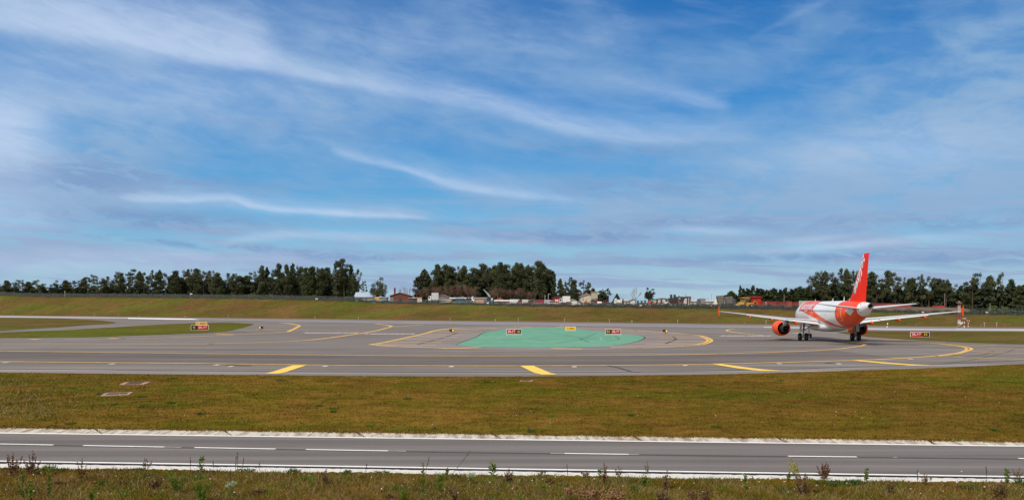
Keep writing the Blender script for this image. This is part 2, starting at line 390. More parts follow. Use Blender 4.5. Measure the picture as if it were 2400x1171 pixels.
def asphalt(name, col, col2, streak=(.02, .6, 1), spec=.12, rough=.9):
    t = NT(name)
    a = t.noise(1, streak, 6, .6, .2); b = t.noise(.05, (1, 1, 1), 5, .6); c_ = t.noise(14, (1, 1, 1), 4, .7); e = t.noise(1.0, (.006, .35, 1), 5, .7, 0, (3, 8, 0))
    f = t.ma('ADD', t.ma('MULTIPLY', a, .6), t.ma('MULTIPLY', b, .4))
    c = t.mix(t.st(f, .36, .62), col, col2)
    k = t.ma('ADD', t.ma('MULTIPLY', c_, .5), .75)
    k = t.ma('MULTIPLY', k, t.ma('ADD', t.ma('MULTIPLY', t.st(e, .42, .62), .34), .80))
    cb = t.n.new('ShaderNodeCombineXYZ')
    for i in range(3): t.l.new(k, cb.inputs[i])
    c = t.mix(1.0, c, cb.outputs[0], 'MULTIPLY')
    return t.out(c, rough, c_, .25, .01, spec)
M_TAXI = asphalt('taxiway_asphalt', (.165, .145, .134, 1), (.225, .202, .186, 1))
M_SHOULDER = asphalt('shoulder_asphalt', (.215, .186, .172, 1), (.285, .252, .236, 1), (.03, .5, 1))
M_LANE = asphalt('taxi_lane_asphalt', (.130, .110, .102, 1), (.172, .150, .139, 1))
M_RUN = asphalt('runway_asphalt', (.20, .185, .182, 1), (.26, .24, .235, 1), (.02, .3, 1), .6, .55)
M_ROAD = asphalt('road_asphalt', (.150, .135, .131, 1), (.186, .170, .165, 1), (.05, 1.2, 1))
M_YEL = mat('yellow_paint', (.68, .42, .12), .85, .22, .9)
M_BAR = mat('yellow_paint_fresh', (.88, .57, .11), .8, .08, .9)
M_YELF = mat('yellow_paint_worn', (.66, .42, .21), .8, .18, .6)
M_WHT = mat('white_paint', (.80, .80, .78), .7, .08, 1.5)
M_WORN = mat('white_paint_worn', (.33, .31, .31), .8, .2, 3)

low = [(-700, 868), (-300, 871), (0, 873.2), (400, 877.7), (800, 881), (1000, 882), (1200, 882.2), (1400, 881.2), (1600, 879), (1800, 874.7), (2000, 868.5), (2200, 862), (2400, 853.3), (2600, 845), (2900, 832)]
up = [(2900, 775.3), (2400, 769), (1200, 754), (0, 739), (-300, 735.3), (-700, 732)]
sheet('taxiway', pxcrom(low, 5) + [G(*p) for p in up], .02, M_TAXI)
# lighter outer strip along the near edge, darker running lane
dz = [(-700, 860), (-300, 862.5), (0, 864.5), (400, 868.5), (800, 872), (1000, 873), (1200, 873.2), (1400, 872.3), (1600, 870.2), (1800, 866.2), (2000, 860.3), (2200, 853.5), (2400, 845), (2600, 837.5), (2900, 826)]
sheet('taxiway_shoulder', [G(p[0], p[1] - .35) for p in low] + [G(*p) for p in reversed(dz)], .028, M_SHOULDER)
Lmain = [(-700, 838), (-300, 843.5), (0, 847.3), (400, 851.5), (800, 856), (1000, 857.3), (1200, 857.6), (1400, 856.7), (1600, 854.5), (1800, 850.3), (2000, 844.7), (2100, 840.5), (2192, 834.6), (2247, 828.5), (2269, 822.5), (2277, 817.7), (2271, 814.5), (2247, 810.5), (2223, 807.7), (2195, 805), (2150, 802)]
Lcen = [(-700, 812), (-300, 818.5), (0, 822.7), (400, 828), (800, 832.7), (1000, 834.2), (1200, 834.4), (1400, 833.3), (1600, 831.3), (1780, 826.8), (1900, 822.4), (1954, 819), (2009, 812.5), (2026, 808.6), (2021, 805.2), (1996, 801.8), (1977, 800.3), (1930, 797.5)]
sheet('taxi_lane', [G(a, b + 1.3) for a, b in Lcen[:12]] + [G(a, b - 1.5) for a, b in reversed([p for p in Lmain if p[0] < 2110])], .026, M_LANE)
seam = MB()
stroke(seam, dz, .35, .034)
stroke(seam, [(1425, 857), (1450, 862), (1480, 871), (1500, 873)], .25, .034)
stroke(seam, [(1072, 780), (1033, 793), (977, 807.5)], .35, .034); stroke(seam, [(1576, 788.5), (1584, 795), (1559, 805.6)], .35, .034)
for dy, w_ in ((-9, .10), (8, .12)):
    stroke(seam, [(a_, b_ + dy * (1 if a_ < 1600 else .8)) for a_, b_ in Lcen[:11]], w_, .034)
for q in ([(1990, 868), (2150, 858), (2260, 846), (2340, 830), (2380, 818)], [(2080, 846), (2190, 842), (2290, 834), (2330, 822)]):
    stroke(seam, q, .09, .034)
tag(seam.build('asphalt_joint', mat('tar_joint', (.055, .05, .05), .8, .1)), kind='structure')
# inner shoulder round the green island
sh = [(868, 807.6), (908, 800.9), (950, 791.5), (991, 782.6), (1016, 775.2), (1050, 770), (1100, 766.8), (1190, 764.3), (1300, 764.2), (1362, 767.5), (1432, 770.2), (1494, 774.6), (1606, 783), (1640, 786.5), (1660, 791.8), (1668, 798), (1659, 803.8), (1634, 809.4), (1559, 814.2), (1440, 818), (1300, 820), (1150, 819.8), (1058, 817), (990, 814.6), (917, 811.7)]
sheet('island_shoulder', pxcrom(sh, 5, True), .028, M_SHOULDER)
gi = [(1071.7, 808.3), (1083, 802.5), (1116.7, 790), (1136.7, 779), (1166.7, 774), (1205, 770.5), (1250, 768), (1306, 767.6), (1344, 770.5), (1419, 778.6), (1475, 784), (1499, 786.6), (1509, 789.7), (1506, 794.4), (1484, 801.9), (1437, 809.8), (1381, 813), (1250, 815), (1150, 813.3), (1100, 810.8)]
tg = NT('green_coating')
a_ = tg.noise(1, (.05, .4, 1), 6, .65, .5); b_ = tg.noise(.35, (1, 1, 1), 6, .7)
M_GREEN = tg.out(tg.mix(tg.st(tg.ma('ADD', tg.ma('MULTIPLY', a_, .5), tg.ma('MULTIPLY', b_, .5)), .36, .64), (.075, .27, .165, 1), (.165, .36, .25, 1)), .85, b_, .2)
sheet('painted_island', pxcrom(gi, 5, True), .036, M_GREEN)
scf = MB(); sc2 = MB()
for q in ([(1180, 800), (1260, 790), (1340, 788), (1400, 796)], [(1300, 805), (1360, 795), (1400, 780)], [(1210, 778), (1290, 781), (1350, 790), (1380, 802)], [(1420, 800), (1450, 794), (1440, 786)], [(1240, 772), (1275, 773.4)], [(1320, 792), (1350, 791.6)], [(1130, 800), (1200, 795), (1290, 797)]):
    stroke(scf, q, .35, .039)
for q in ([(1140, 792), (1230, 786), (1330, 783), (1420, 790)], [(1190, 806), (1290, 801), (1400, 806)], [(1260, 776), (1340, 778), (1400, 786), (1410, 797)], [(1100, 806), (1160, 797), (1180, 786)]):
    stroke(sc2, q, .3, .0385)
tag(scf.build('tyre_scuff', mat('scuff_dark', (.085, .22, .15), .9, .3, .7)), kind='structure'); tag(sc2.build('tyre_scuff', mat('scuff_pale', (.19, .37, .29), .9, .2, .7)), kind='structure')
st_ = MB(); P_ = pxcrom(gi[:6], 5); stroke(st_, gi[:6], .5, .033); stroke(st_, gi[11:16], .5, .033)
tag(st_.build('island_edge_joint', mat('tar_joint', (.06, .055, .055))), kind='structure')
# grass islands and strips
i1 = [(-400, 739), (-150, 742), (0, 744), (69, 744.4), (130, 745.8), (196, 748.3), (236, 750.9), (272, 755.2), (255, 758.6), (196, 762.3), (137, 766.9), (0, 774.9), (-150, 782), (-400, 792)]
sheet('grass_island', crom([G(*p) for p in i1], 4), .034, M_GR)
i2 = [(-400, 797), (-150, 787), (0, 779.8), (59, 776.8), (171, 772.3), (295, 764.8), (380, 760), (450, 757.3), (527, 755.5), (561, 756.8), (587, 758.4), (595, 760.4), (590, 762), (565, 769), (531, 776.2), (490, 779.6), (440, 782), (304, 786.6), (216, 789.6), (0, 792), (-150, 793.5), (-400, 798)]
sheet('grass_island', [G(p.x, p.y) for p in crom([(a, b, 0) for a, b in i2], 4)], .034, M_GR_GREEN)
i3 = [(1962, 779), (1975, 777.2), (2030, 775.6), (2080, 776), (2400, 776.8), (2900, 781), (2900, 829), (2600, 817), (2400, 807), (2280, 803), (2190, 798.8), (2135, 795.8), (2089, 793), (2020, 787.5), (1985, 783)]
sheet('grass_island', [G(p.x, p.y) for p in crom([(a, b, 0) for a, b in i3], 3)], .034, M_GR)
# runway
sheet('runway', [G(-300, 736.6), G(2900, 784.4), G(2900, 775.25), G(-300, 735.25)], .025, M_RUN) if 0 else None
nearline = [(-300, 736.7), (0, 741.2), (420, 747.4), (900, 756.2), (1250, 761), (1700, 766.6), (2400, 775.6), (2900, 783)]
farline = [(2900, 775.3), (2400, 769), (1200, 754), (0, 739), (-300, 735.3)]
sheet('runway', [G(*p) for p in nearline] + [G(*p) for p in farline], .030, M_RUN)
wm = MB()
stroke(wm, [(-300, 736.9), (0, 741.5), (420, 747.7), (900, 756.3), (1250, 761), (1700, 766.4), (2000, 769.6)], 1.0, .042, 3)
tag(wm.build('runway_edge_line', M_WHT), kind='structure')
M_RUN_PALE = mat('runway_pale', (.48, .46, .46), .6, .12, .08, stretch=(1, 1, 1))  # tone of the paler patches laid over the runway
sheet('runway_pale_patch', [G(*p) for p in [(-200, 738.3), (0, 740.6), (180, 742.6), (300, 744), (300, 746), (180, 745), (0, 743.2), (-200, 740.5)]], .046, M_RUN_PALE)
sheet('runway_pale_patch', [G(*p) for p in [(300, 744.2), (450, 746.6), (470, 749), (400, 748.5), (300, 746.6)]], .046, M_WHT)
sheet('runway_pale_patch', [G(*p) for p in [(1790, 765.2), (1950, 767.3), (2080, 769.3), (2240, 771), (2240, 774.2), (2080, 773.6), (1950, 771), (1790, 768)]], .046, M_RUN_PALE)
sheet('runway_pale_patch', [G(*p) for p in [(2240, 770.2), (2600, 772.5), (2600, 777.3), (2400, 775.6), (2240, 774.3)]], .046, M_RUN_PALE)
# orange-brown verge beyond the runway
def K_(x, f): d = dfar(x) * f; return Vector(((x - CX) / F * d, d, 0))
sheet('grass_verge', [K_(x, .999) for x in range(-300, 2701, 100)] + [K_(x, 1.075 + .02 * math.sin(x * .011) + .012 * math.sin(x * .037)) for x in range(2700, -301, -50)], .012, M_VERGE)

# yellow markings
ym = MB(); yf = MB(); yb = MB()
ZM = .048
stroke(ym, Lmain[:14], .6, ZM); stroke(ym, Lmain[13:], .42, ZM + .001)
stroke(ym, [(2140, 838.6), (2209, 832.3), (2248, 826.5), (2263, 821), (2265, 817), (2258, 814), (2240, 811), (2211, 807.4), (2180, 805)], .34, ZM + .002)
stroke(ym, Lcen[:11], .55, ZM); stroke(ym, Lcen[10:], .5, ZM + .001)
for poly in ([(687, 856.3), (719, 856.4), (700, 862.5), (672, 872), (656, 875.7), (640, 876.2), (622, 876), (640, 871.5)],
             [(1218.3, 857.7), (1250, 857.7), (1270, 866), (1290, 874.5), (1306.7, 878.2), (1270, 878.6), (1250, 873.5), (1235, 866)],
             [(1666.7, 853.4), (1690, 853.3), (1730, 859), (1786, 866), (1838, 869.9), (1783, 869.8), (1730, 864)],
             [(1996, 845), (2014, 844.6), (2070, 849.5), (2146, 855.2), (2208, 857.4), (2140, 857.4), (2070, 852.4)]):
    P = [G(*p) for p in poly]; yb.add([(p.x, p.y, ZM + .004) for p in P], [tuple(range(len(P)))])
stroke(ym, [(2190, 834.5), (2280, 839), (2400, 842.6), (2550, 845)], .55, ZM)
stroke(ym, [(2277, 824), (2400, 828.8), (2600, 836)], .6, ZM)
stroke(ym, [(2282, 814.6), (2400, 818.3), (2600, 824)], .8, ZM)
stroke(ym, [(2223, 807), (2290, 808.4), (2336, 808.9)], .8, ZM)
stroke(yf, [(2068, 795.7), (2140, 799), (2218, 801)], .9, ZM)
stroke(ym, [(674, 777.8), (690, 770.5), (704, 762.6)], .8, ZM, curve=False); stroke(ym, [(704, 763), (690, 760), (658, 756.4), (600, 757)], 1.0, ZM)
stroke(yf, [(150, 795.5), (290, 793.6), (420, 790), (548, 784.4), (674, 777.8)], .9, ZM)
stroke(ym, [(505, 781.5), (530, 783.3), (548, 784.2)], .9, ZM)
stroke(ym, [(65, 795.3), (78, 795.3), (92, 796)], 1.4, ZM); stroke(ym, [(255, 792.6), (289, 793.8)], 1.1, ZM)
stroke(yf, [(0, 808), (420, 807.3), (500, 806)], .7, ZM)
stroke(ym, [(480, 806.4), (560, 804.2), (620, 802.2), (730, 796.6), (854, 780.2)], .8, ZM)
stroke(ym, [(854, 780.2), (883, 774.8), (917, 766)], .7, ZM, curve=False); stroke(ym, [(917, 766.2), (913, 762.8), (880, 758.3)], .9, ZM)
stroke(yf, [(917, 766), (992, 761)], .8, ZM)
stroke(ym, [(868, 807.5), (908, 801), (991, 782.6), (1016, 775.3)], .7, ZM); stroke(ym, [(1016, 775.3), (1050, 770.3), (1100, 767.4), (1166, 769.7)], 1.0, ZM)
stroke(yf, [(868, 807.5), (917, 811.7), (1033, 815.8)], .8, ZM); stroke(ym, [(1033, 816.4), (1058, 816.7), (1127, 814.4)], 1.2, ZM)
stroke(ym, [(1193, 764.4), (1215, 765), (1248, 766.8)], .9, ZM); stroke(ym, [(1304, 766.2), (1323, 764.8)], 1.6, ZM)
stroke(ym, [(1291, 816.6), (1366, 818.6)], 1.2, ZM)
stroke(ym, [(1362, 769.3), (1432, 769.3)], .9, ZM); stroke(yf, [(1428, 771), (1494, 774.4), (1606, 782.6)], .9, ZM)
stroke(ym, [(1606, 782.8), (1640, 786), (1659, 791.6), (1668, 798), (1659, 803.9), (1634, 809.2), (1559, 814)], .5, ZM); stroke(yf, [(1559, 814), (1512, 815.2), (1432, 814.2)], .9, ZM)
stroke(ym, [(1640, 787.8), (1652, 792.5), (1659, 798), (1651, 803), (1630, 807.6)], .45, ZM + .002)
for a, b, c, d in [(624, 761, 700, 761.5), (617, 765.7, 690, 766), (598, 771, 682, 771.6), (576, 777, 672, 777.6), (1018, 778, 1102, 778.7), (1043, 771.8, 1123, 773.7), (1000, 783.7, 1088, 785), (973, 788.8, 1072, 791), (948, 795.2, 1055, 796.2), (917, 801.8, 1035, 803), (878, 808, 1023, 809),
                   (1542, 787, 1640, 787.4), (1548, 792.3, 1655, 793), (1541, 799, 1660, 800), (1514, 806.7, 1640, 807), (1475, 779.4, 1560, 780), (680, 777.3, 722, 778.4), (1644, 785.6, 1690, 786.2), (1804, 787, 1890, 788), (1985, 789.5, 2032, 790.6), (1892, 776.6, 1962, 775.2), (1470, 774, 1500, 774.2)]:
    stroke(yf, [(a, b), (c, d)], .8, ZM, curve=False)
stroke(ym, [(1742, 770), (1719, 770.8), (1704, 773.6), (1709, 776.4), (1745, 782), (1794, 786.5)], .55, ZM)
stroke(ym, [(1858, 780.6), (1878, 780.4)], 2.6, ZM)
tag(yb.build('taxiway_marking', M_BAR), kind='structure'); tag(ym.build('taxiway_marking', M_YEL), kind='structure'); tag(yf.build('taxiway_marking', M_YELF), kind='structure')
# red-and-white mandatory markings painted on the asphalt
rm = MB(); ww = MB()
M_RED = mat('red_paint', (.42, .15, .14), .8, .2, 1)
for (x0, x1, y) in ((716, 832, 779.9), (858, 964, 782.3), (1690, 1800, 787)):
    stroke(rm, [(x0 + 6, y), (x1 - 6, y + .4)], 1.8, ZM - .006, curve=False)
    x = x0
    while x < x1:
        w_ = rnd.uniform(5, 12); stroke(ww, [(x, y + .7), (x + w_, y - .8)], .8, ZM, curve=False); x += w_ + rnd.uniform(1, 5)
tag(rm.build('mandatory_marking', M_RED), kind='structure'); tag(ww.build('mandatory_marking', mat('pinkish_paint', (.60, .50, .49), .8)), kind='structure')
wl = MB()
for a, b in ((13, 850), (263, 853), (508, 855.6), (762, 858.6), (1058, 859.4), (1346, 859.8), (1606, 856.8), (1827, 852.6), (2134, 841.4), (541, 859.3), (1966, 853)):
    stroke(wl, [(a - 5.5, b), (a + 5.5, b + .1)], .7, ZM, curve=False)
tag(wl.build('reflector_marking', M_WHT), kind='structure')
pt = MB(); stroke(pt, [(555, 857.2), (562, 856.3)], 2.4, ZM - .01, curve=False); stroke(pt, [(1935, 851), (1952, 850.6)], .6, ZM - .01, curve=False)
tag(pt.build('asphalt_patch', mat('patch_dark', (.06, .052, .052), .8)), kind='structure')

# service road -------------------------------------------------------------
def ln(x, a, b): return a + (b - a) * x / 2400
def strip(name, ya, yb, z, m, x0=-900, x1=3300, n=60, jag=0, kind='structure', jagf=0):
    top = []; bot = []
    for i in range(n + 1):
        x = x0 + (x1 - x0) * i / n
        top.append(G(x, ln(x, *ya) + rnd.uniform(-jagf, jagf))); bot.append(G(x, ln(x, *yb) + rnd.uniform(-jag, jag)))
    return sheet(name, top + bot[::-1], z, m, kind)
strip('service_road', (1015.5, 1046.5), (1084, 1121), .022, M_ROAD)
strip('road_edge_line', (1014.2, 1045.2), (1016.3, 1047.3), .030, M_WHT)
strip('road_edge_line', (1080.0, 1117.0), (1082.6, 1119.8), .030, M_WHT)
# concrete gutter far side: dished slabs with joints
def gutter(name, ya, yb, z0, m, lipn, jag=0.0, slab=2.0, edge_z=.0):
    A0, A1 = G(-900, ln(-900, *ya)), G(3300, ln(3300, *ya)); B0, B1 = G(-900, ln(-900, *yb)), G(3300, ln(3300, *yb))
    n = int((A1 - A0).length / slab); mb_ = MB()
    for i in range(n):
        t0, t1 = (i + .012) / n, (i + .988) / n
        a0, a1, b0, b1 = A0.lerp(A1, t0), A0.lerp(A1, t1), B0.lerp(B1, t0), B0.lerp(B1, t1)
        h = z0 + rnd.uniform(0, .012)
        vs = [(*a0.xy, h + .05), (*a1.xy, h + .05), (*b1.xy, h), (*b0.xy, h)]
        vs2 = [(x, y, -.05) for x, y, z in vs]
        mb_.add(vs + vs2, [(0, 1, 2, 3), (4, 7, 6, 5), (0, 4, 5, 1), (1, 5, 6, 2), (2, 6, 7, 3), (3, 7, 4, 0)])
    return tag(mb_.build(name, m), kind='structure')
tcn = NT('gutter_concrete')
q1 = tcn.noise(3, (1, .25, 1), 6, .7); q2 = tcn.noise(.8, (1, 1, 1), 5, .6)
M_GUT = tcn.out(tcn.mix(tcn.st(q1, .35, .62), (.26, .20, .14, 1), (.56, .52, .45, 1)), .85, q1, .4)
gutter('road_gutter', (1004.6, 1038.6), (1013.6, 1044.9), .012, M_GUT, 1, slab=5.2)
tc2 = NT('kerb_white')
q1 = tc2.noise(4, (1, 1, 1), 7, .7); q2 = tc2.noise(20, (1, 1, 1), 4, .7)
M_KERB = tc2.out(tc2.mix(tc2.st(q1, .25, .5), (.34, .31, .27, 1), (.66, .65, .61, 1)), .8, q2, .4)
strip('road_gutter', (1086.5, 1123.5), (1100, 1137), .026, M_KERB)
strip('road_edge_joint', (1083.9, 1121), (1086.8, 1124), .034, mat('black_joint', (.022, .018, .02), .9, .4, 6), jag=.8, n=420)  # near-black joint between edge line and kerb strip
# near grass bank under the camera (hides the kerb's ragged edge)
top = []; nb = 700
for i in range(nb + 1):
    x = -900 + 4200 * i / nb
    top.append(G(x, ln(x, 1097.2, 1134.2) + rnd.uniform(-2.0, 1.6) + 1.8 * math.sin(x * .013)))
sheet('grass_bank', top + [Vector((60, 8, 0)), Vector((60, -30, 0)), Vector((-60, -30, 0)), Vector((-60, 8, 0))], .036, M_GR_NEAR)
# grass field between the road and the taxiway
top = [G(p.x, p.y + rnd.uniform(-.15, .3)) for p in crom([(a, b, 0) for a, b in low], 30)]
bot = [G(x, ln(x, 1004.8, 1038.8) + rnd.uniform(-.6, 2.2) * (1 + .5 * math.sin(x * .03))) for x in np.linspace(2900, -700, 900)]
sheet('grass_field', top + bot, .031, M_GR_NEAR)
dm = MB(); dw = MB(); dj = MB()
def yc(x): return 1041.2 + (x) * (1075.6 - 1041.2) / 2400 + 3.4 * math.sin(PI * min(max(x, 0), 2400) / 2400)
for a, b in ((-65, 125), (195, 385), (456, 646), (717, 909), (1323, 1473), (1847, 2008), (2387, 2560), (-330, -140)):
    stroke(dm, [(a, yc(a)), ((a + b) / 2, yc((a + b) / 2)), (b, yc(b))], .15, .034)
for a, b in ((909, 952), (1290, 1323), (1473, 1498), (384, 425), (2094, 2103)):
    stroke(dw, [(a, yc(a)), (b, yc(b))], .13, .032)
stroke(dj, [(x, yc(x) + .6) for x in (-300, 0, 300, 700, 1000, 1300, 1600, 1900, 2200, 2600)], .22, .028)
tag(dm.build('road_centre_line', M_WHT), kind='structure'); tag(dw.build('road_centre_line', M_WORN), kind='structure')
tag(dj.build('asphalt_joint', mat('joint_soft', (.085, .073, .073), .85, .15, 2)), kind='structure')
# ------------------------------------------------------------------ airliner
MGS = 16.11
def build_plane():
    root = empty('airliner', (47.48, 120.5, .05), -R(5.4) * 1.0, 'white and orange twin-engine airliner taxiing away with tall orange tail fin', 'airplane')
    def P(s, y, z): return (y, MGS - s, z)
    ORG = (.86, .115, .008, 1); REDO = (.80, .035, .004, 1)
    st = [(0, 3.05, .03, .03), (.12, 3.07, .28, .26), (.4, 3.13, .55, .52), (.9, 3.25, .88, .88), (1.6, 3.4, 1.2, 1.25), (2.4, 3.56, 1.5, 1.58), (3.3, 3.7, 1.73, 1.84), (4.4, 3.8, 1.9, 2.0), (5.5, 3.85, 1.97, 2.06), (7, 3.86, 1.975, 2.07)]
    st += [(s, 3.86, 1.975, 2.07) for s in (9, 11, 13, 15, 17, 19, 20.8)]
    st += [(22.2, 3.88, 1.97, 2.05), (23.6, 3.95, 1.93, 1.97), (25, 4.05, 1.84, 1.86), (26.4, 4.18, 1.71, 1.71), (27.8, 4.33, 1.53, 1.53), (29.2, 4.5, 1.32, 1.32), (30.5, 4.67, 1.10, 1.11), (31.6, 4.83, .88, .89), (32.5, 4.97, .69, .69), (33.3, 5.1, .50, .49), (33.84, 5.18, .37, .36)]
    def sect(s):
        for a, b in zip(st, st[1:]):
            if s <= b[0]:
                t = (s - a[0]) / (b[0] - a[0]); return [a[i] + (b[i] - a[i]) * t for i in range(4)]
        return st[-1]
    n = 48; mb = MB(); vs = []
    for s, zc, w, h in st:
        for i in range(n):
            a = 2 * PI * i / n; vs.append(P(s, w * math.cos(a), zc + h * math.sin(a)))
    fs = [(k * n + i, k * n + (i + 1) % n, (k + 1) * n + (i + 1) % n, (k + 1) * n + i) for k in range(len(st) - 1) for i in range(n)]
    fs.append(tuple(range(n))); mb.add(vs, fs)
    # livery
    t = NT('fuselage_livery'); s_ = t.ma('SUBTRACT', MGS, t.Y); z_ = t.Z
    lt = lambda a, b: t.st(t.ma('SUBTRACT', b, a), -.015, .015)      # a < b
    AND = lambda *q: (lambda r: r)(q[0]) if len(q) == 1 else t.ma('MULTIPLY', q[0], AND(*q[1:]))
    low_ = t.ma('SUBTRACT', 4.62, t.ma('MULTIPLY', t.ma('SUBTRACT', s_, 6.5), .138))
    upp = t.ma('SUBTRACT', 4.60, t.ma('MULTIPLY', t.ma('SUBTRACT', s_, 14.0), .20))
    frontlim = t.ma('ADD', 5.6, t.ma('MULTIPLY', t.ma('SUBTRACT', 5.9, z_), .35))
    m_up = t.ma('MAXIMUM', lt(s_, 14.0), lt(z_, upp))
    fr = AND(lt(low_, z_), m_up, lt(frontlim, s_), lt(s_, 25.2))
    ringpos = t.ma('SUBTRACT', 25.0, t.ma('MULTIPLY', t.ma('SUBTRACT', z_, 4.0), .22))
    tail = AND(lt(ringpos, s_), lt(s_, 31.35))
    pan = lt(t.ma('ADD', t.ma('DIVIDE', t.ma('ABSOLUTE', t.ma('SUBTRACT', s_, 29.5)), 1.15), t.ma('DIVIDE', t.ma('ABSOLUTE', t.ma('SUBTRACT', z_, 4.55)), .62)), 1.0)
    tail = t.ma('MULTIPLY', tail, t.ma('SUBTRACT', 1.0, pan))
    belly = lt(z_, t.ma('ADD', 1.9, t.ma('MULTIPLY', t.ma('MAXIMUM', t.ma('SUBTRACT', s_, 20.5), 0), 0.0)))
    nz = t.noise(.8, (1, .4, 1), 6, .65); dirt = t.ma('ADD', .9, t.ma('MULTIPLY', nz, .12))
    white = t.mix(t.st(nz, .3, .7), (.76, .77, .77, 1), (.83, .84, .84, 1))
    # panel joints
    pj = t.ma('FRACT', t.ma('DIVIDE', s_, 2.1)); pj = t.ma('LESS_THAN', pj, .010)
    white = t.mix(t.ma('MULTIPLY', pj, .25), white, (.35, .36, .37, 1))
    org = t.mix(t.st(nz, .3, .7), (.84, .070, .0, 1), (.94, .092, .0, 1))
    c = t.mix(t.ma('MAXIMUM', fr, tail), white, org)
    seam_ = t.ma('LESS_THAN', t.ma('ABSOLUTE', t.ma('SUBTRACT', s_, 31.35)), .03)
    c = t.mix(t.ma('MULTIPLY', seam_, .6), c, (.75, .75, .75, 1))
    t.out(c, .36, None, spec=.3); t.b.inputs['Coat Weight'].default_value = .12; t.b.inputs['Coat Roughness'].default_value = .12
    fus = mb.build('fuselage', t.m, root, True)
    MW = mat('aircraft_white', (.76, .77, .77), .32, .05, 1, coat=.4)
    MWing = mat('wing_grey', (.66, .68, .69), .38, .06, .6, coat=.3)
    MWU = MWing
    MO = mat('aircraft_orange', (.94, .095, .0), .4, .06, 1, coat=.1, spec=.25)
    MF = mat('fin_orange', (.92, .022, .0), .45, .05, 1, coat=.05, spec=.2)
    MD = mat('dark_metal', (.028, .028, .03), .5, .3, 2, metal=.6)
    MM = mat('bare_metal', (.30, .30, .31), .35, .2, 2, metal=.9)
    MT = mat('tyre_rubber', (.014, .014, .015), .85, .2, 5)
    MGl = mat('window_glass', (.03, .035, .05), .15, .1)
    MS = mat('gear_grey', (.35, .36, .37), .5, .15, 3)
    # APU exhaust
    m = MB(); m.lathe([(0, .37), (-.12, .36), (-.14, .27), (.25, .22)], 24, P(33.80, 0, 5.18)); m.build('exhaust_nozzle', mat('apu_metal', (.13, .12, .12), .45, .2, 3, metal=.7), root, True)
    m = MB(); m.lathe([(0, .001), (.02, .25)], 24, P(33.7, 0, 5.18)); m.build('exhaust_opening', MT, root)
    for (s0, z0) in ((31.9, 5.42), (31.9, 4.35)):
        zc = sect(s0); yy = zc[2] * math.sqrt(max(0, 1 - ((z0 - zc[1]) / zc[3]) ** 2))
        m = MB(); m.cyl(P(s0, -yy - .015, z0), P(s0 + .02, -yy + .03, z0), .1, .1, 12); m.build('vent', MT, root)
    # belly fairing
    fs_ = [(9.6, 2.2, .2, .15), (10.4, 2.15, 1.5, .5), (11.5, 2.1, 1.98, .62), (14, 2.05, 2.12, .66), (17, 2.05, 2.12, .66), (18.6, 2.1, 1.95, .58), (20, 2.25, 1.35, .45), (21.2, 2.35, .3, .2)]
    m = MB(); vs = []
    for s, zc, w, h in fs_:
        for i in range(24):
            a = 2 * PI * i / 24; ca, sa = math.cos(a), math.sin(a)
            vs.append(P(s, w * math.copysign(abs(ca) ** .7, ca), zc + h * math.copysign(abs(sa) ** .8, sa)))
    m.add(vs, [(k * 24 + i, k * 24 + (i + 1) % 24, (k + 1) * 24 + (i + 1) % 24, (k + 1) * 24 + i) for k in range(len(fs_) - 1) for i in range(24)])
    m.build('belly_fairing', MW, root, True)
    def foil(c0, c1, tk, n=10):          # section in chord range c0..c1 (fractions), returns [(frac, z/chord)]
        def th(x): return 5 * tk * (.2969 * math.sqrt(max(x, 0)) - .126 * x - .3516 * x * x + .2843 * x ** 3 - .1015 * x ** 4)
        xs_ = [c0 + (c1 - c0) * (.5 - .5 * math.cos(PI * i / n)) for i in range(n + 1)]
        return [(x, th(x) + .012 * math.sin(PI * x)) for x in xs_] + [(x, -th(x) * .85 + .008 * math.sin(PI * x)) for x in reversed(xs_)]
    def surf(name, secs, c0, c1, material, dz=0.0, ds=0.0, droop=0.0, tkf=1.0):
        m = MB(); vs = []; k = None
        for (y, sle, ch, z, tk) in secs:
            f = foil(c0, c1, tk * tkf); k = len(f)
            for x, zz in f:
                dr = -(x - c0) * ch * math.tan(droop)
                vs.append(P(sle + x * ch + ds, y, z + zz * ch + dz + dr))
        fs = [(j * k + i, j * k + (i + 1) % k, (j + 1) * k + (i + 1) % k, (j + 1) * k + i) for j in range(len(secs) - 1) for i in range(k)]
        fs += [tuple(range(k)), tuple((len(secs) - 1) * k + i for i in range(k - 1, -1, -1))]
        m.add(vs, fs); o = m.build(name, material, root, True)
        md = o.modifiers.new('edge', 'EDGE_SPLIT'); md.split_angle = R(50)
        return o
    def wsec(y):                       # le station, chord, z
        a = abs(y)
        le = 11.6 + (a - 1.9) * .545 if a > 1.9 else 11.6
        te = 18.35 if a < 6.6 else 18.35 + (a - 6.6) * (20.6 - 18.35) / (16.9 - 6.6)
        z = interp(a, [(0, 2.55), (1.9, 2.66), (6.6, 3.22), (11.5, 3.80), (16.9, 4.43)])
        tk = interp(a, [(0, .14), (1.9, .14), (6.6, .118), (16.9, .105)])
        return (y, le, te - le, z, tk)
    for sg in (-1, 1):
        ysw = [.8, 1.9, 3, 4.4, 5.8, 6.6, 8.5, 10.5, 12.9]
        surf('wing', [wsec(sg * y) for y in ysw], 0, .745, MWing)
        surf('flap_gap_shade', [wsec(sg * y) for y in ysw[1:]], .735, .83, mat('gap_shade', (.012, .013, .015), .9), -.02, 0, R(2), 1.0)  # near-black strip between wing and flap, shade of the gap put into colour
        surf('wing_tip_panel', [wsec(sg * y) for y in (12.9, 14.5, 16.0, 16.9)], 0, 1.0, MWing)
        surf('wing_flap', [wsec(sg * y) for y in (2.0, 3.5, 5, 6.55)], .80, 1.0, MWing, -.05, .12, R(7))
        surf('wing_flap', [wsec(sg * y) for y in (6.65, 8.5, 10.5, 12.8)], .80, 1.0, MWing, -.035, .10, R(7))
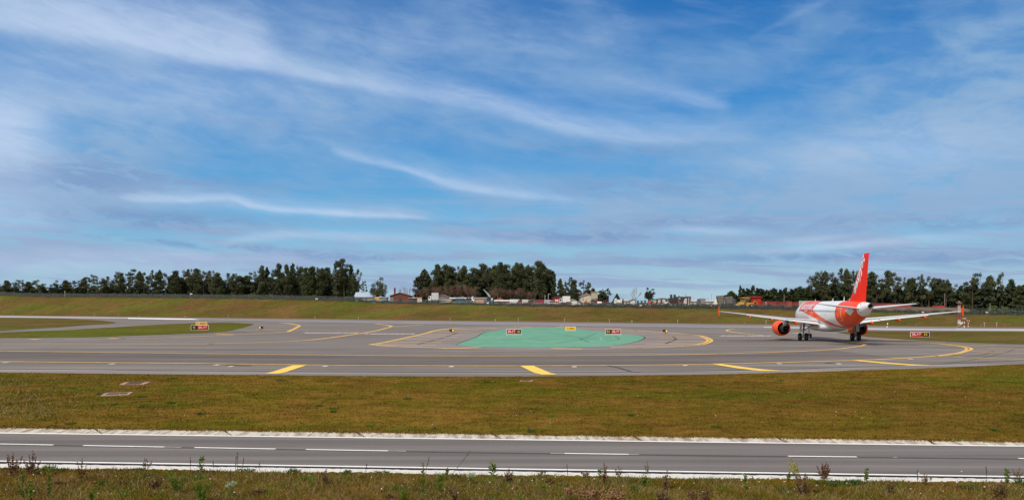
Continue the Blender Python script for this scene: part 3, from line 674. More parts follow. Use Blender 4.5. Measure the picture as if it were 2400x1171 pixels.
        for y in (2.6, 7.6, 9.4, 11.2):      # spoiler panels proud of the upper skin
            sA, sB = wsec(sg * y), wsec(sg * (y + 1.7))
            m = MB(); vs = []
            for s5 in (sA, sB):
                for x, dz_ in ((.58, .064), (.74, .043)):
                    vs.append(P(s5[1] + x * s5[2], s5[0], s5[3] + dz_ * s5[2] * s5[4] / .115 + .012))
                    vs.append(P(s5[1] + x * s5[2], s5[0], s5[3] + dz_ * s5[2] * s5[4] / .115 - .02))
            m.add(vs, [(0, 2, 6, 4), (1, 5, 7, 3), (0, 1, 3, 2), (4, 6, 7, 5), (0, 4, 5, 1), (2, 3, 7, 6)]); m.build('spoiler', MWing, root)
        # wing tip fence
        tp = wsec(sg * 16.9); y = sg * 16.95
        pr = [(tp[1] + .45, 4.42), (tp[1] + .85, 4.8), (tp[1] + 1.2, 5.2), (tp[1] + 1.45, 5.22), (tp[1] + 1.3, 4.5), (tp[1] + 1.3, 3.8), (tp[1] + 1.1, 3.78), (tp[1] + .8, 4.2)]
        m = MB(); k = len(pr)
        m.add([P(s, y - .035, z) for s, z in pr] + [P(s, y + .035 + sg * .0, z) for s, z in pr], [tuple(range(k)), tuple(range(2 * k - 1, k - 1, -1))] + [(i, i + k, (i + 1) % k + k, (i + 1) % k) for i in range(k)])
        m.build('wing_fence', MO, root)
        # flap track fairings
        for yy, Lq, rq in ((5.35, 3.0, .30), (9.0, 2.7, .27), (12.3, 2.4, .23)):
            w_ = wsec(sg * yy); te = w_[1] + w_[2]; z0 = w_[3] - .24 - .03 * (yy < 6)
            m = MB(); vs = []; prof = [(0, .02), (.12, .45), (.3, .85), (.5, 1), (.72, .95), (.88, .7), (.97, .36), (1, .05)]
            for tq, rr in prof:
                for i in range(14):
                    a = 2 * PI * i / 14; vs.append(P(te - Lq * .78 + Lq * tq, sg * yy + rq * .62 * rr * math.cos(a), z0 + .10 - .22 * tq + rq * rr * math.sin(a)))
            m.add(vs, [(j * 14 + i, j * 14 + (i + 1) % 14, (j + 1) * 14 + (i + 1) % 14, (j + 1) * 14 + i) for j in range(7) for i in range(14)])
            m.build('flap_track_fairing', MO, root, True)
        # engine
        ey, ez = sg * 5.78, 1.76
        m = MB(); m.lathe([(0, 1.0), (-.06, 1.07), (-.35, 1.16), (-1.0, 1.2), (-2.0, 1.17), (-2.9, 1.07), (-3.35, .98), (-3.36, .95), (-3.0, .94), (-2.0, .95)], 40, P(9.25, ey, ez))
        cowl = m.build('engine_cowling', MO, root, True); cowl['label'] = 'orange engine cowling'
        m = MB(); m.lathe([(.0, 1.0), (.05, .97), (-.06, .93), (-.5, .86), (-1.2, .87)], 40, P(9.25, ey, ez)); m.build('engine_inlet', MM, root, True)
        m = MB(); m.lathe([(0, .9), (-.02, .05)], 40, P(10.45, ey, ez)); m.build('engine_fan', MD, root)
        m = MB(); m.lathe([(0, .96), (-.02, .5)], 40, P(11.4, ey, ez)); m.build('fan_duct', MT, root)
        m = MB(); m.lathe([(0, .62), (-1.0, .66), (-1.7, .56), (-2.35, .42), (-2.36, .38), (-2.0, .38)], 32, P(11.4, ey, ez)); m.build('engine_core', mat('core_metal', (.10, .095, .095), .4, .3, 3, metal=.8), root, True)
        m = MB(); m.lathe([(0, .26), (-.6, .22), (-1.0, .12), (-1.25, .02)], 20, P(13.1, ey, ez)); m.build('exhaust_plug', MD, root, True)
        # pylon
        pr = [(10.2, 2.85), (11.2, 3.12), (13.2, 3.05), (15.3, 2.78), (14.9, 2.5), (13.6, 2.1), (12.7, 2.1), (12.4, 2.6), (10.4, 2.7)]
        k = len(pr); m = MB(); m.add([P(s, ey - .16, z) for s, z in pr] + [P(s, ey + .16, z) for s, z in pr], [tuple(range(k)), tuple(range(2 * k - 1, k - 1, -1))] + [(i, i + k, (i + 1) % k + k, (i + 1) % k) for i in range(k)])
        m.build('engine_pylon', MS, root)
        # main gear
        gy = sg * 3.795
        m = MB(); m.cyl(P(MGS, gy, .58), P(MGS - .1, gy * .97, 1.7), .085, .1, 12); m.cyl(P(MGS - .1, gy * .97, 1.6), P(MGS - .25, gy * .94, 2.75), .15, .16, 12)
        m.cyl(P(MGS, gy - .45, .58), P(MGS, gy + .45, .58), .09, .09, 10)
        m.cyl(P(MGS - .1, gy * .97, 1.55), P(MGS - .1, sg * 2.2, 2.5), .07, .07, 8); m.cyl(P(MGS + .1, gy, .75), P(MGS + .3, gy, 1.2), .04, n=6); m.cyl(P(MGS + .3, gy, 1.2), P(MGS + .05, gy, 1.6), .04, n=6)
        m.build('main_gear_strut', MS, root, True)
        m = MB(); m.box(P(MGS - .1, gy + sg * .30, 2.05), (.05, 1.2, 1.35), 0); m.build('gear_door', MW, root)
        for dy in (-.46, .46):
            m = MB(); m.lathe([(-.19, .30), (-.21, .46), (-.16, .56), (0, .585), (.16, .56), (.21, .46), (.19, .30)], 28, P(MGS, gy + dy, .585), 'x'); w = m.build('wheel', MT, root, True)
            m = MB(); m.lathe([(-.17, .02), (-.18, .29), (.18, .29), (.17, .02)], 20, P(MGS, gy + dy, .585), 'x'); m.build('rim', MM, w, True)
        # stabiliser
        hs = [(sg * .55, 28.2, 3.9, 4.84, .10), (sg * 1.2, 28.65, 3.45, 4.92, .10), (sg * 3.5, 30.05, 2.4, 5.18, .095), (sg * 6.0, 31.65, 1.25, 5.47, .09), (sg * 6.12, 31.85, 1.05, 5.49, .06)]
        surf('tailplane', hs, 0, .70, MWing); surf('elevator', hs, .71, 1.0, MWing)
        # cabin windows
        proto = None
        for i in range(38):
            s0 = 6.3 + i * .533
            z0 = 4.45; q = sect(s0); yy = sg * q[2] * math.sqrt(1 - ((z0 - q[1]) / q[3]) ** 2)
            if proto is None:
                m = MB(); vs = []
                for a in range(12):
                    ca, sa = math.cos(2 * PI * a / 12), math.sin(2 * PI * a / 12)
                    zz = .17 * math.copysign(abs(sa) ** .75, sa); dyy = -sg * (zz * .17 + .0 * zz)
                    vs.append((dyy + sg * .012, .115 * math.copysign(abs(ca) ** .75, ca), zz))
                vs2 = [(x - sg * .03, y, z) for x, y, z in vs]
                m.add(vs + vs2, [tuple(range(12)), tuple(range(23, 11, -1))] + [(i, i + 12, (i + 1) % 12 + 12, (i + 1) % 12) for i in range(12)])
                proto = m.build('window', MGl, root); o = proto
            else:
                o = proto.copy(); C.objects.link(o); o.parent = root
            o.location = P(s0, yy, z0)
        # doors as raised outline frames
        def door(s0, s1, z0, z1, w=.05, mt=None):
            m = MB()
            def pt(s, z, off):
                q = sect(s); u = max(-1, min(1, (z - q[1]) / q[3])); return P(s, sg * (q[2] * math.sqrt(1 - u * u) + off), z)
            path = []
            for i in range(9): path.append((s0, z0 + (z1 - z0) * i / 8))
            for i in range(1, 5): path.append((s0 + (s1 - s0) * i / 4, z1))
            for i in range(1, 9): path.append((s1, z1 - (z1 - z0) * i / 8))
            for i in range(1, 4): path.append((s1 - (s1 - s0) * i / 4, z0))
            cs, cz = (s0 + s1) / 2, (z0 + z1) / 2; k = len(path)
            fx = lambda s, z: (s + (w if s < cs - .01 else -w if s > cs + .01 else 0), z + (w if z <= z0 + .001 else -w if z >= z1 - .001 else 0))
            vs = [pt(s, z, .012) for s, z in path] + [pt(*fx(s, z), .012) for s, z in path] + [pt(s, z, -.02) for s, z in path]
            m.add(vs, [(i, (i + 1) % k, (i + 1) % k + k, i + k) for i in range(k)] + [(i, i + 2 * k, (i + 1) % k + 2 * k, (i + 1) % k) for i in range(k)])
            m.build('door', mt or mat('door_outline', (.80, .62, .50), .5, .05), root)
        door(26.1, 26.95, 3.15, 4.95); door(4.6, 5.45, 3.2, 5.0, mt=mat('door_outline_grey', (.45, .45, .46), .5, .05)); door(12.9, 13.4, 3.75, 4.8, .04); door(14.0, 14.5, 3.75, 4.8, .04)
    # fin
    MFz = [(5.5, 24.3, 32.1, .40), (5.95, 25.2, 32.05, .44), (6.35, 26.25, 32.1, .46), (7.24, 27.15, 32.28, .44), (8.6, 28.25, 32.55, .38), (9.8, 29.25, 32.8, .32), (11.0, 30.3, 33.05, .26), (11.85, 31.1, 33.25, .2), (12.05, 31.5, 33.3, .1)]
    m = MB(); vs = []; k = 0
    for z, le, te, wd in MFz:
        f = foil(0, 1, .1); k = len(f); ch = te - le; sc_ = wd / (.1 * ch) if ch else 1
        for x, zz in f:
            yv = zz - (.012 if zz > 0 else .008) * math.sin(PI * x)
            if z < 6.3: yv *= .6 + .4 * x
            vs.append(P(le + x * ch, -yv * ch * sc_, z))
    m.add(vs, [(j * k + i, j * k + (i + 1) % k, (j + 1) * k + (i + 1) % k, (j + 1) * k + i) for j in range(len(MFz) - 1) for i in range(k)] + [tuple((len(MFz) - 1) * k + i for i in range(k))])
    fin = m.build('tail_fin', MF, root, True); md = fin.modifiers.new('e', 'EDGE_SPLIT'); md.split_angle = R(60)
    fin['label'] = 'deep orange tail fin with white lettering'
    # lettering
    def textmesh(txt, size, shear=0.0, res=3, off=.0):
        cu = bpy.data.curves.new('t', 'FONT'); cu.body = txt; cu.size = size; cu.shear = shear; cu.resolution_u = res; cu.offset = off
        ob = bpy.data.objects.new('t', cu); C.objects.link(ob); dg = bpy.context.evaluated_depsgraph_get()
        me = bpy.data.meshes.new_from_object(ob.evaluated_get(dg)); bpy.data.objects.remove(ob); return me
    def thick(z):
        for a, b in zip(MFz, MFz[1:]):
            if z <= b[0]:
                t_ = (z - a[0]) / (b[0] - a[0]); return a[3] + (b[3] - a[3]) * t_
        return .15
    for sg in (-1, 1):
        me = textmesh('easyJet', 1.62, .25, 4, .07)
        bm = bmesh.new(); bm.from_mesh(me)
        xs_ = [v.co.x for v in bm.verts]; wd = max(xs_) - min(xs_)
        bmesh.ops.triangulate(bm, faces=bm.faces)
        for it in range(2): bmesh.ops.subdivide_edges(bm, edges=[e for e in bm.edges if e.calc_length() > .35], cuts=1)
        # runs up the fin, parallel to its leading edge
        a0 = (28.45, 6.7) if sg < 0 else (32.2, 11.4); dirv = Vector((3.7, 4.75)).normalized()
        if sg > 0: dirv = -dirv
        upv = Vector((-dirv.y, dirv.x)) if sg < 0 else Vector((dirv.y, -dirv.x))
        Ls = 5.95 / wd
        for v in bm.verts:
            u, w_ = (v.co.x - min(xs_)) * Ls, v.co.y * 1.08
            s = a0[0] + dirv.x * u + upv.x * w_ - (.0 if sg < 0 else 0); z = a0[1] + dirv.y * u + upv.y * w_
            for a, b in zip(MFz, MFz[1:]):
                if a[0] <= z <= b[0] or b is MFz[-1]:
                    t_ = (z - a[0]) / (b[0] - a[0]); le = a[1] + (b[1] - a[1]) * t_; te = a[2] + (b[2] - a[2]) * t_; wd_ = a[3] + (b[3] - a[3]) * t_; break
            x = max(0.01, min(.99, (s - le) / (te - le)))
            th = 5 * .1 * (.2969 * math.sqrt(x) - .126 * x - .3516 * x * x + .2843 * x ** 3 - .1015 * x ** 4) / .1 * wd_
            v.co = P(s, sg * (th + .02), z)
        bm.to_mesh(me); bm.free(); me.materials.clear(); me.materials.append(MW)
        o = bpy.data.objects.new('lettering', me); C.objects.link(o); o.parent = fin
        o.modifiers.new('s', 'SOLIDIFY').thickness = .01
        me = textmesh('easyJet', 2.3, .2, 4, .04); bm = bmesh.new(); bm.from_mesh(me); xs_ = [v.co.x for v in bm.verts]; wd = max(xs_) - min(xs_)
        bmesh.ops.triangulate(bm, faces=bm.faces)
        for it in range(3): bmesh.ops.subdivide_edges(bm, edges=[e for e in bm.edges if e.calc_length() > .22], cuts=1)
        for v in bm.verts:
            u, w_ = (v.co.x - min(xs_)) / wd * 6.4, v.co.y * .72
            s = 6.9 + u if sg < 0 else 13.3 - u; z = 4.72 + w_
            q = sect(s); uu = min(.98, (z - q[1]) / q[3]); v.co = P(s, sg * (q[2] * math.sqrt(1 - uu * uu) + .025), z)
        bm.to_mesh(me); bm.free(); me.materials.clear(); me.materials.append(MW)
        o = bpy.data.objects.new('lettering', me); C.objects.link(o); o.parent = fus
    # nose gear, antennas, cockpit glass
    m = MB(); m.cyl(P(5.07, 0, .4), P(4.9, 0, 2.1), .07, .09, 10); m.cyl(P(5.07, -.28, .39), P(5.07, .28, .39), .05, n=8); m.cyl(P(5.0, 0, 1.2), P(4.2, 0, 1.95), .05, n=8); m.build('nose_gear_strut', MS, root, True)
    for dy in (-.25, .25):
        m = MB(); m.lathe([(-.1, .2), (-.11, .3), (-.08, .37), (0, .385), (.08, .37), (.11, .3), (.1, .2)], 24, P(5.07, dy, .385), 'x'); w = m.build('wheel', MT, root, True)
        m = MB(); m.lathe([(-.09, .02), (-.095, .19), (.095, .19), (.09, .02)], 16, P(5.07, dy, .385), 'x'); m.build('rim', MM, w, True)
    for s0, h in ((8.6, .42), (17.8, .45), (23.0, .62), (25.3, .35)):
        m = MB(); z0 = sect(s0)[1] + sect(s0)[3] - .03
        m.add([P(s0 - .15, -.03, z0), P(s0 - .15, .03, z0), P(s0 + .2, .03, z0), P(s0 + .2, -.03, z0), P(s0 + .1, -.015, z0 + h), P(s0 + .1, .015, z0 + h), P(s0 + .24, .015, z0 + h), P(s0 + .24, -.015, z0 + h)],
              [(0, 1, 2, 3), (4, 7, 6, 5), (0, 4, 5, 1), (1, 5, 6, 2), (2, 6, 7, 3), (3, 7, 4, 0)]); m.build('antenna', MW, root)
    m = MB(); m.cyl(P(17.2, 0, 5.92), P(17.2, 0, 6.06), .09, .05, 10); m.build('beacon_light', mat('beacon_red', (.5, .02, .02), .3), root)
    for sg in (-1, 1):
        m = MB()
        for a, b in ((1.75, 2.35), (2.4, 3.05)):
            vs = []
            for s, zz in ((a, 4.35), (b, 4.35), (b, 4.85), (a + .3, 4.8)):
                q = sect(s); u = min(.97, (zz - q[1]) / q[3]); vs.append(P(s, sg * (q[2] * math.sqrt(max(.0, 1 - u * u)) + .012), zz))
            m.add(vs, [(0, 1, 2, 3)])
        m.build('cockpit_window', MGl, root)
    return textmesh
textmesh = build_plane()

# ------------------------------------------------------------------ airfield signs and lamps
M_SF = mat('sign_frame_white', (.74, .73, .70), .6, .06, 3)
M_SR = mat('sign_red', (.46, .004, .012), .45, .06, 3)
M_SK = mat('sign_black', (.012, .012, .014), .45, .1, 3)
M_SY = mat('sign_yellow', (.82, .46, .03), .45, .06, 3)
M_TY = mat('sign_text_yellow', (.85, .60, .05), .5, .03)
M_TW = mat('sign_text_white', (.85, .85, .85), .5, .03)
M_LEG = mat('sign_leg', (.30, .30, .29), .6)
def put_text(txt, size, mtl, x, z, y, parent, off=.02, sx=1.0, maxw=None):
    me = textmesh(txt, size, 0, 3, off * size)
    xs_ = [v.co.x for v in me.vertices]; zs_ = [v.co.y for v in me.vertices]; cx, cz = (min(xs_) + max(xs_)) / 2, (min(zs_) + max(zs_)) / 2
    sx = sx if maxw is None else min(sx, maxw / max(.01, (max(xs_) - min(xs_))))
    for v in me.vertices: v.co = ((v.co.x - cx) * sx, 0, v.co.y - cz)
    me.materials.clear(); me.materials.append(mtl)
    o = bpy.data.objects.new('lettering', me); C.objects.link(o); o.parent = parent; o.location = (x, y, z)
    o.modifiers.new('s', 'SOLIDIFY').thickness = .01
def sign(x0, x1, ytop, ybot, yground, panels, label, rz=None, board=True):
    # panels: [(frac0, frac1, bg, txt, mtl)]
    cx = (x0 + x1) / 2; p = G(cx, yground); m_ = mpp(p); w = (x1 - x0) * m_; h = (ybot - ytop) * m_; zb = (yground - ybot) * m_
    k = math.atan(p.x / p.y)
    r = empty('taxiway_sign', (p.x, p.y, .03), -k * .5 if rz is None else rz, label, 'airport sign', 'airfield guidance signs')
    m = MB(); m.box((0, 0, zb + h / 2), (w, .16, h)); m.build('sign_box', M_SF, r, bevel=.015)
    fr = .07 * h / 1.0
    for a, b, bgm, txt, tm in panels:
        xa, xb = -w / 2 + fr + (w - 2 * fr) * a, -w / 2 + fr + (w - 2 * fr) * b
        m = MB(); m.box(((xa + xb) / 2, -.085, zb + h / 2), (xb - xa - .01, .014, h - 2 * fr)); pn = m.build('sign_panel', bgm, r)
        put_text(txt, (h - 2 * fr) * .74, tm, (xa + xb) / 2, zb + h / 2, -.1, pn, .018, 1.1, (xb - xa) * (.76 if len(txt) > 2 else .6))
    if zb > .06:
        n = max(2, int(w / .6)); 
        for i in range(n + 1):
            m = MB(); m.cyl((-w / 2 + .12 + (w - .24) * i / n, 0, .02), (-w / 2 + .12 + (w - .24) * i / n, 0, zb), .035, n=6); m.build('leg', M_LEG, r)
    if board:
        m = MB(); m.box((0, 0, .02), (w * 1.12, .9, .06)); m.build('base_slab', mat('slab_concrete', (.50, .50, .46), .85), r)
    return r
sign(1187, 1222, 771, 782.4, 785.2, [(0, .66, M_SR, '35-17', M_TW), (.66, 1, M_SK, 'G', M_TY)], 'red sign 35-17 beside black G standing on the green painted island')
sign(1419, 1455, 770.6, 782.9, 785.7, [(0, .36, M_SK, 'E5', M_TY), (.36, 1, M_SR, '35-17', M_TW)], 'black E5 and red 35-17 sign on right part of green painted island')
sign(1325, 1349, 765.3, 773.6, 775.3, [(0, 1, M_SY, '← 2720m', M_SK)], 'small yellow distance sign between the two red signs on the green island')
sign(448.5, 488, 761.6, 773.4, 774.2, [(0, .345, M_SK, 'G', M_TY), (.345, 1, M_SR, '35-17', M_TW)], 'black G and red 35-17 sign on left grass island below yellow distance sign', board=False)
sign(459.5, 485, 754.3, 761.5, 768.5, [(0, 1, M_SY, '← 2650m', M_SK)], 'small yellow distance sign just behind the left G and 35-17 sign', board=False)
sign(2135, 2176.5, 778, 789.6, 790.6, [(0, .62, M_SR, '35-17', M_TW), (.62, 1, M_SK, 'E5', M_TY)], 'red 35-17 and black E5 sign on grass to the right of airliner', board=False)
# runway guard lights
def guard(px, py, lit, label):
    p = G(px, py); r = empty('guard_light', (p.x, p.y, .03), 0, label, 'guard light', 'yellow runway guard lights')
    m = MB(); m.box((0, 0, .62), (.92, .22, .46)); m.build('housing', M_SK, r, bevel=.04)
    for i, x in enumerate((-.23, .23)):
        on = (i == lit)
        m = MB(); m.lathe([(-.13, .02), (-.15, .15), (-.10, .17)], 16, (x, 0, .62)); m.build('lamp', mat('lamp_amber_on', (.9, .5, .05), .3, emit=((1, .55, .05), 1.2)) if on else mat('lamp_off', (.22, .12, .03), .2), r, True)
        m = MB(); m.lathe([(-.24, .19), (-.10, .18)], 16, (x, 0, .62)); m.build('visor', M_SK, r, True)
    m = MB(); m.cyl((0, 0, 0), (0, 0, .4), .05, n=8); m.build('leg', mat('rust_leg', (.35, .12, .05), .6), r)
guard(612, 774, 0, 'yellow twin guard light glowing on its left lamp, nearest left grass island')
guard(1059, 781.5, 1, 'yellow twin guard light just left of the green island')
guard(1559, 783, 1, 'yellow twin guard light right of the green island')
# drain covers in the grass
def cover(poly, label, inner=True):
    P = [G(*q) for q in poly]; c = sum(P, Vector()) / 4; r = empty('drain_cover', (c.x, c.y, .03), 0, label, 'drain cover')
    Q = [p - c for p in P]
    m = MB()
    m.add([(q.x, q.y, .05) for q in Q] + [(q.x, q.y, -.02) for q in Q], [(0, 1, 2, 3), (4, 7, 6, 5), (0, 4, 5, 1), (1, 5, 6, 2), (2, 6, 7, 3), (3, 7, 4, 0)])
    m.build('slab', mat('pink_slab', (.42, .26, .22), .85, .15, 3), r)
    def lp(u, v): return Q[0].lerp(Q[3], u).lerp(Q[1].lerp(Q[2], u), v)
    u0, u1, v0, v1 = (.13, .87, .2, .8) if inner else (.18, .8, .02, .98)
    K = [lp(u0, v0), lp(u0, v1), lp(u1, v1), lp(u1, v0)]
    m = MB(); m.add([(q.x, q.y, .06) for q in K] + [(q.x, q.y, .03) for q in K], [(0, 1, 2, 3), (4, 7, 6, 5), (0, 4, 5, 1), (1, 5, 6, 2), (2, 6, 7, 3), (3, 7, 4, 0)])
    m.build('lid', mat('lid_brown', (.085, .052, .04), .8, .25, 4), r)
cover([(280, 902.9), (293, 897.6), (351.7, 897.3), (338, 902.3)], 'brown drain cover with pink ends, farther of the two in left grass', False)
cover([(235, 929.3), (248, 922.7), (311.7, 921), (301.7, 926.9)], 'brown drain cover in a pink frame, nearer of the two in left grass')
cover([(1217, 894.3), (1222, 893), (1251, 893), (1248, 894.5)], 'small pinkish drain cover in grass below the fat yellow stripe', False)
# ------------------------------------------------------------------ beyond the airfield: yard, houses, machines
K = lambda n, c, **k: mat(n, c, **k)
GLASS = K('dark_glass', (.03, .045, .05), rough=.15, var=.1)
TYRE = K('tyre', (.015, .015, .015), rough=.9)
def place(px, extra, name, label, cat, group=None, rz=0.0, ybase=None):
    p = at(px, extra); r = empty(name, p, rz - .0, label, cat, group); return r, p, mpp(p)
def wheels(r, xs_, y0, rad, w=.25, hub=True):
    for x in xs_:
        for s in (-1, 1):
            m = MB(); m.cyl((x, s * y0 - w / 2, rad), (x, s * y0 + w / 2, rad), rad, rad, 16); wo = m.build('wheel', TYRE, r)
            m = MB(); m.cyl((x, s * (y0 + .0) - w / 2 - .01, rad), (x, s * y0 + w / 2 + .01, rad), rad * .5, rad * .5, 10); m.build('rim', K('rim_grey', (.3, .3, .3)), wo)
def car(px, extra, col, label, rz=0.0, van=False, L_=4.2):
    r, p, m_ = place(px, extra, 'parked_car' if not van else 'parked_van', label, 'car' if not van else 'van', None, rz)
    body = K('paint_%d_%d_%d' % tuple(int(c * 99) for c in col), col, rough=.3, coat=.5, var=.05)
    m = MB()
    if van: m.prism([(-L_ / 2, .35), (L_ / 2 - .1, .35), (L_ / 2, .9), (L_ / 2 - .5, 1.15), (L_ / 2 - 1.1, 1.95), (-L_ / 2, 2.0)], -.9, .9)
    else: m.prism([(-L_ / 2, .3), (L_ / 2, .3), (L_ / 2, .72), (L_ / 2 - .9, .88), (-L_ / 2 + .4, .92), (-L_ / 2, .8)], -.85, .85)
    m.build('body', body, r, bevel=.05)
    if not van:
        m = MB(); m.prism([(-L_ / 2 + .3, .9), (L_ / 2 - 1.0, .88), (L_ / 2 - 1.7, 1.42), (-L_ / 2 + .9, 1.45)], -.74, .74); m.build('cabin', GLASS, r, bevel=.04)
        m = MB(); m.prism([(-L_ / 2 + .85, 1.43), (L_ / 2 - 1.65, 1.4), (L_ / 2 - 1.75, 1.5), (-L_ / 2 + 1.0, 1.52)], -.72, .72); m.build('roof', body, r, bevel=.03)
    else:
        m = MB(); m.prism([(L_ / 2 - 1.6, 1.2), (L_ / 2 - .65, 1.2), (L_ / 2 - 1.15, 1.82), (L_ / 2 - 1.6, 1.82)], -.91, .91); m.build('window', GLASS, r)
    wheels(r, (-L_ / 2 + .8, L_ / 2 - .8), .78, .33); return r
def lorry(px, extra, wpx, hm, cabc, boxc, label, rz=0.0, cabside=-1, kind='box', cat='truck'):
    r, p, m_ = place(px, extra, 'lorry', label, cat, None, rz); w = wpx * m_
    cb = K('cab_%d%d%d' % tuple(int(c * 99) for c in cabc), cabc, rough=.4, var=.06); bx = K('bed_%d%d%d' % tuple(int(c * 99) for c in boxc), boxc, rough=.6, var=.12, scale=1)
    cl = min(2.3, w * .3); x0 = cabside * w / 2; s = cabside
    m = MB(); m.prism([(x0, .7), (x0, 1.6), (x0 - s * .35, 2.7), (x0 - s * cl, 2.85), (x0 - s * cl, .7)], -1.15, 1.15); m.build('cab', cb, r, bevel=.08)
    m = MB(); m.prism([(x0 - s * .12, 1.65), (x0 - s * .36, 2.45), (x0 - s * (cl - .5), 2.45), (x0 - s * (cl - .5), 1.65)], -1.17, 1.17); m.build('window', GLASS, r)
    b0, b1 = x0 - s * (cl + .15), -x0
    if kind == 'box': m = MB(); m.box(((b0 + b1) / 2, 0, (1.0 + hm) / 2), (abs(b1 - b0), 2.4, hm - 1.0)); m.build('cargo_box', bx, r, bevel=.04)
    elif kind == 'tipper': m = MB(); m.prism([(b0, 1.0), (b0, hm), (b1 * .98, hm * .98), (b1, hm * .8), (b1 + s * .5, 1.05)], -1.2, 1.2); m.build('tipper_body', bx, r, bevel=.05); 
    elif kind == 'tank': m = MB(); m.cyl((b0, 0, (hm + 1.1) / 2), (b1, 0, (hm + 1.1) / 2), (hm - 1.0) / 2, n=20); m.build('tank', bx, r, True)
    else:
        m = MB(); m.box(((b0 + b1) / 2, 0, 1.05), (abs(b1 - b0), 2.4, .2)); m.build('flat_bed', bx, r)
        for i in range(5):
            m = MB(); x = b0 + (b1 - b0) * (i + .5) / 5; m.box((x, 0, 1.15 + (hm - 1.15) * (.35 + .3 * (i % 2))), (abs(b1 - b0) / 6, 1.8, (hm - 1.15) * (.6 + .35 * (i % 2)))); m.build('load', K('load_dark', (.06, .05, .05), var=.5, scale=3), r)
    m = MB(); m.box((0, 0, .75), (w * .96, .9, .28)); m.build('chassis', K('chassis', (.03, .03, .03)), r)
    wheels(r, (x0 - s * 1.2, -x0 + s * 1.0, -x0 + s * 2.2), 1.0, .48, .3); return r
def gable(px, extra, wpx, yeave, yapex, wallc, roofc, label, depth=10, name='gable_house', openings=(), side=False, cat='building'):
    r, p, m_ = place(px, extra, name, label, cat); w = wpx * m_; he = hgt(p, yeave); ha = hgt(p, yapex)
    wm_ = K('wall_%d%d%d' % tuple(int(c * 99) for c in wallc), wallc, rough=.9, var=.2, scale=1.2, bump=.3); rm_ = K('roof_%d%d%d' % tuple(int(c * 99) for c in roofc), roofc, rough=.8, var=.2, scale=.8, stretch=(6, 1, 1))
    m = MB()
    if side: m.box((0, depth / 2, he / 2), (w, depth, he)); m.build('wall', wm_, r)
    else: m.prism([(-w / 2, 0), (w / 2, 0), (w / 2, he), (0, ha), (-w / 2, he)], 0, depth); m.build('wall', wm_, r)
    m = MB(); o = .35
    if side: m.prism([(-.4, he - .05), (depth / 2, ha), (depth + .4, he - .05), (depth + .4, he + .12), (depth / 2, ha + .2), (-.4, he + .12)], -w / 2 - .4, w / 2 + .4, 'x')
    else:
        sl = (ha - he) / (w / 2)
        m.prism([(-w / 2 - o, he - o * sl + .02), (0, ha + .02), (w / 2 + o, he - o * sl + .02), (w / 2 + o, he - o * sl + .22), (0, ha + .24), (-w / 2 - o, he - o * sl + .22)], -.4, depth + .4)
    m.build('roof', rm_, r)
    for (nm, x0, x1, z0, z1, c) in openings:
        mt = GLASS if nm == 'window' else K('%s_%d%d' % (nm, int(c[0] * 99), int(c[2] * 99)), c, rough=.7)
        m = MB(); m.box(((x0 + x1) / 2 * w, -.02, (z0 + z1) / 2 * he), ((x1 - x0) * w, .12, (z1 - z0) * he)); f = m.build(nm, mt, r)
        if nm == 'window':
            m = MB()
            for q in (x0 * w, x1 * w): m.box((q, -.1, (z0 + z1) / 2 * he), (.1, .1, (z1 - z0) * he + .1))
            m.box(((x0 + x1) / 2 * w, -.1, z1 * he), ((x1 - x0) * w + .1, .1, .1)); m.build('frame', K('frame_white', (.6, .6, .58)), f)
    return r, p, w, he, ha
def corrug(w, d, h, z0=0.0, pitch=.28, amp=.04):
    poly = []; n = max(4, int(w / pitch))
    for i in range(n + 1):
        x = -w / 2 + w * i / n; poly.append((x, -d / 2 + (amp if i % 2 else 0)))
    for i in range(n + 1):
        x = w / 2 - w * i / n; poly.append((x, d / 2 - (amp if i % 2 else 0)))
    k = len(poly); return [(x, y, z0) for x, y in poly] + [(x, y, z0 + h) for x, y in poly], [tuple(range(k - 1, -1, -1)), tuple(range(k, 2 * k))] + [(i, (i + 1) % k, (i + 1) % k + k, i + k) for i in range(k)]
def container(px, extra, wpx, ytop, col, label, zoff=0.0, d=2.44, ends=True):
    r, p, m_ = place(px, extra, 'shipping_container', label, 'container', None); w = wpx * m_; h = min(3.2, hgt(p, ytop)) if not zoff else 2.5
    if ytop and not zoff: h = hgt(p, ytop)
    r.location.z += zoff
    mt = K('cont_%d%d%d' % tuple(int(c * 99) for c in col), col, rough=.65, var=.22, scale=.9)
    m = MB(); m.add(*corrug(w - .2, d - .1, h - .25, .12)); m.build('body', mt, r)
    m = MB()
    for x in (-1, 1):
        for y in (-1, 1): m.box((x * (w / 2 - .07), y * (d / 2 - .07), h / 2), (.15, .15, h))
    for z in (.09, h - .08):
        for y in (-1, 1): m.box((0, y * (d / 2 - .07), z), (w - .3, .13, .16))
    m.build('frame', K('contf_%d%d%d' % tuple(int(c * 99) for c in col), tuple(c * .8 for c in col), rough=.6), r)
    return r

SHW = (.72, .73, .74)
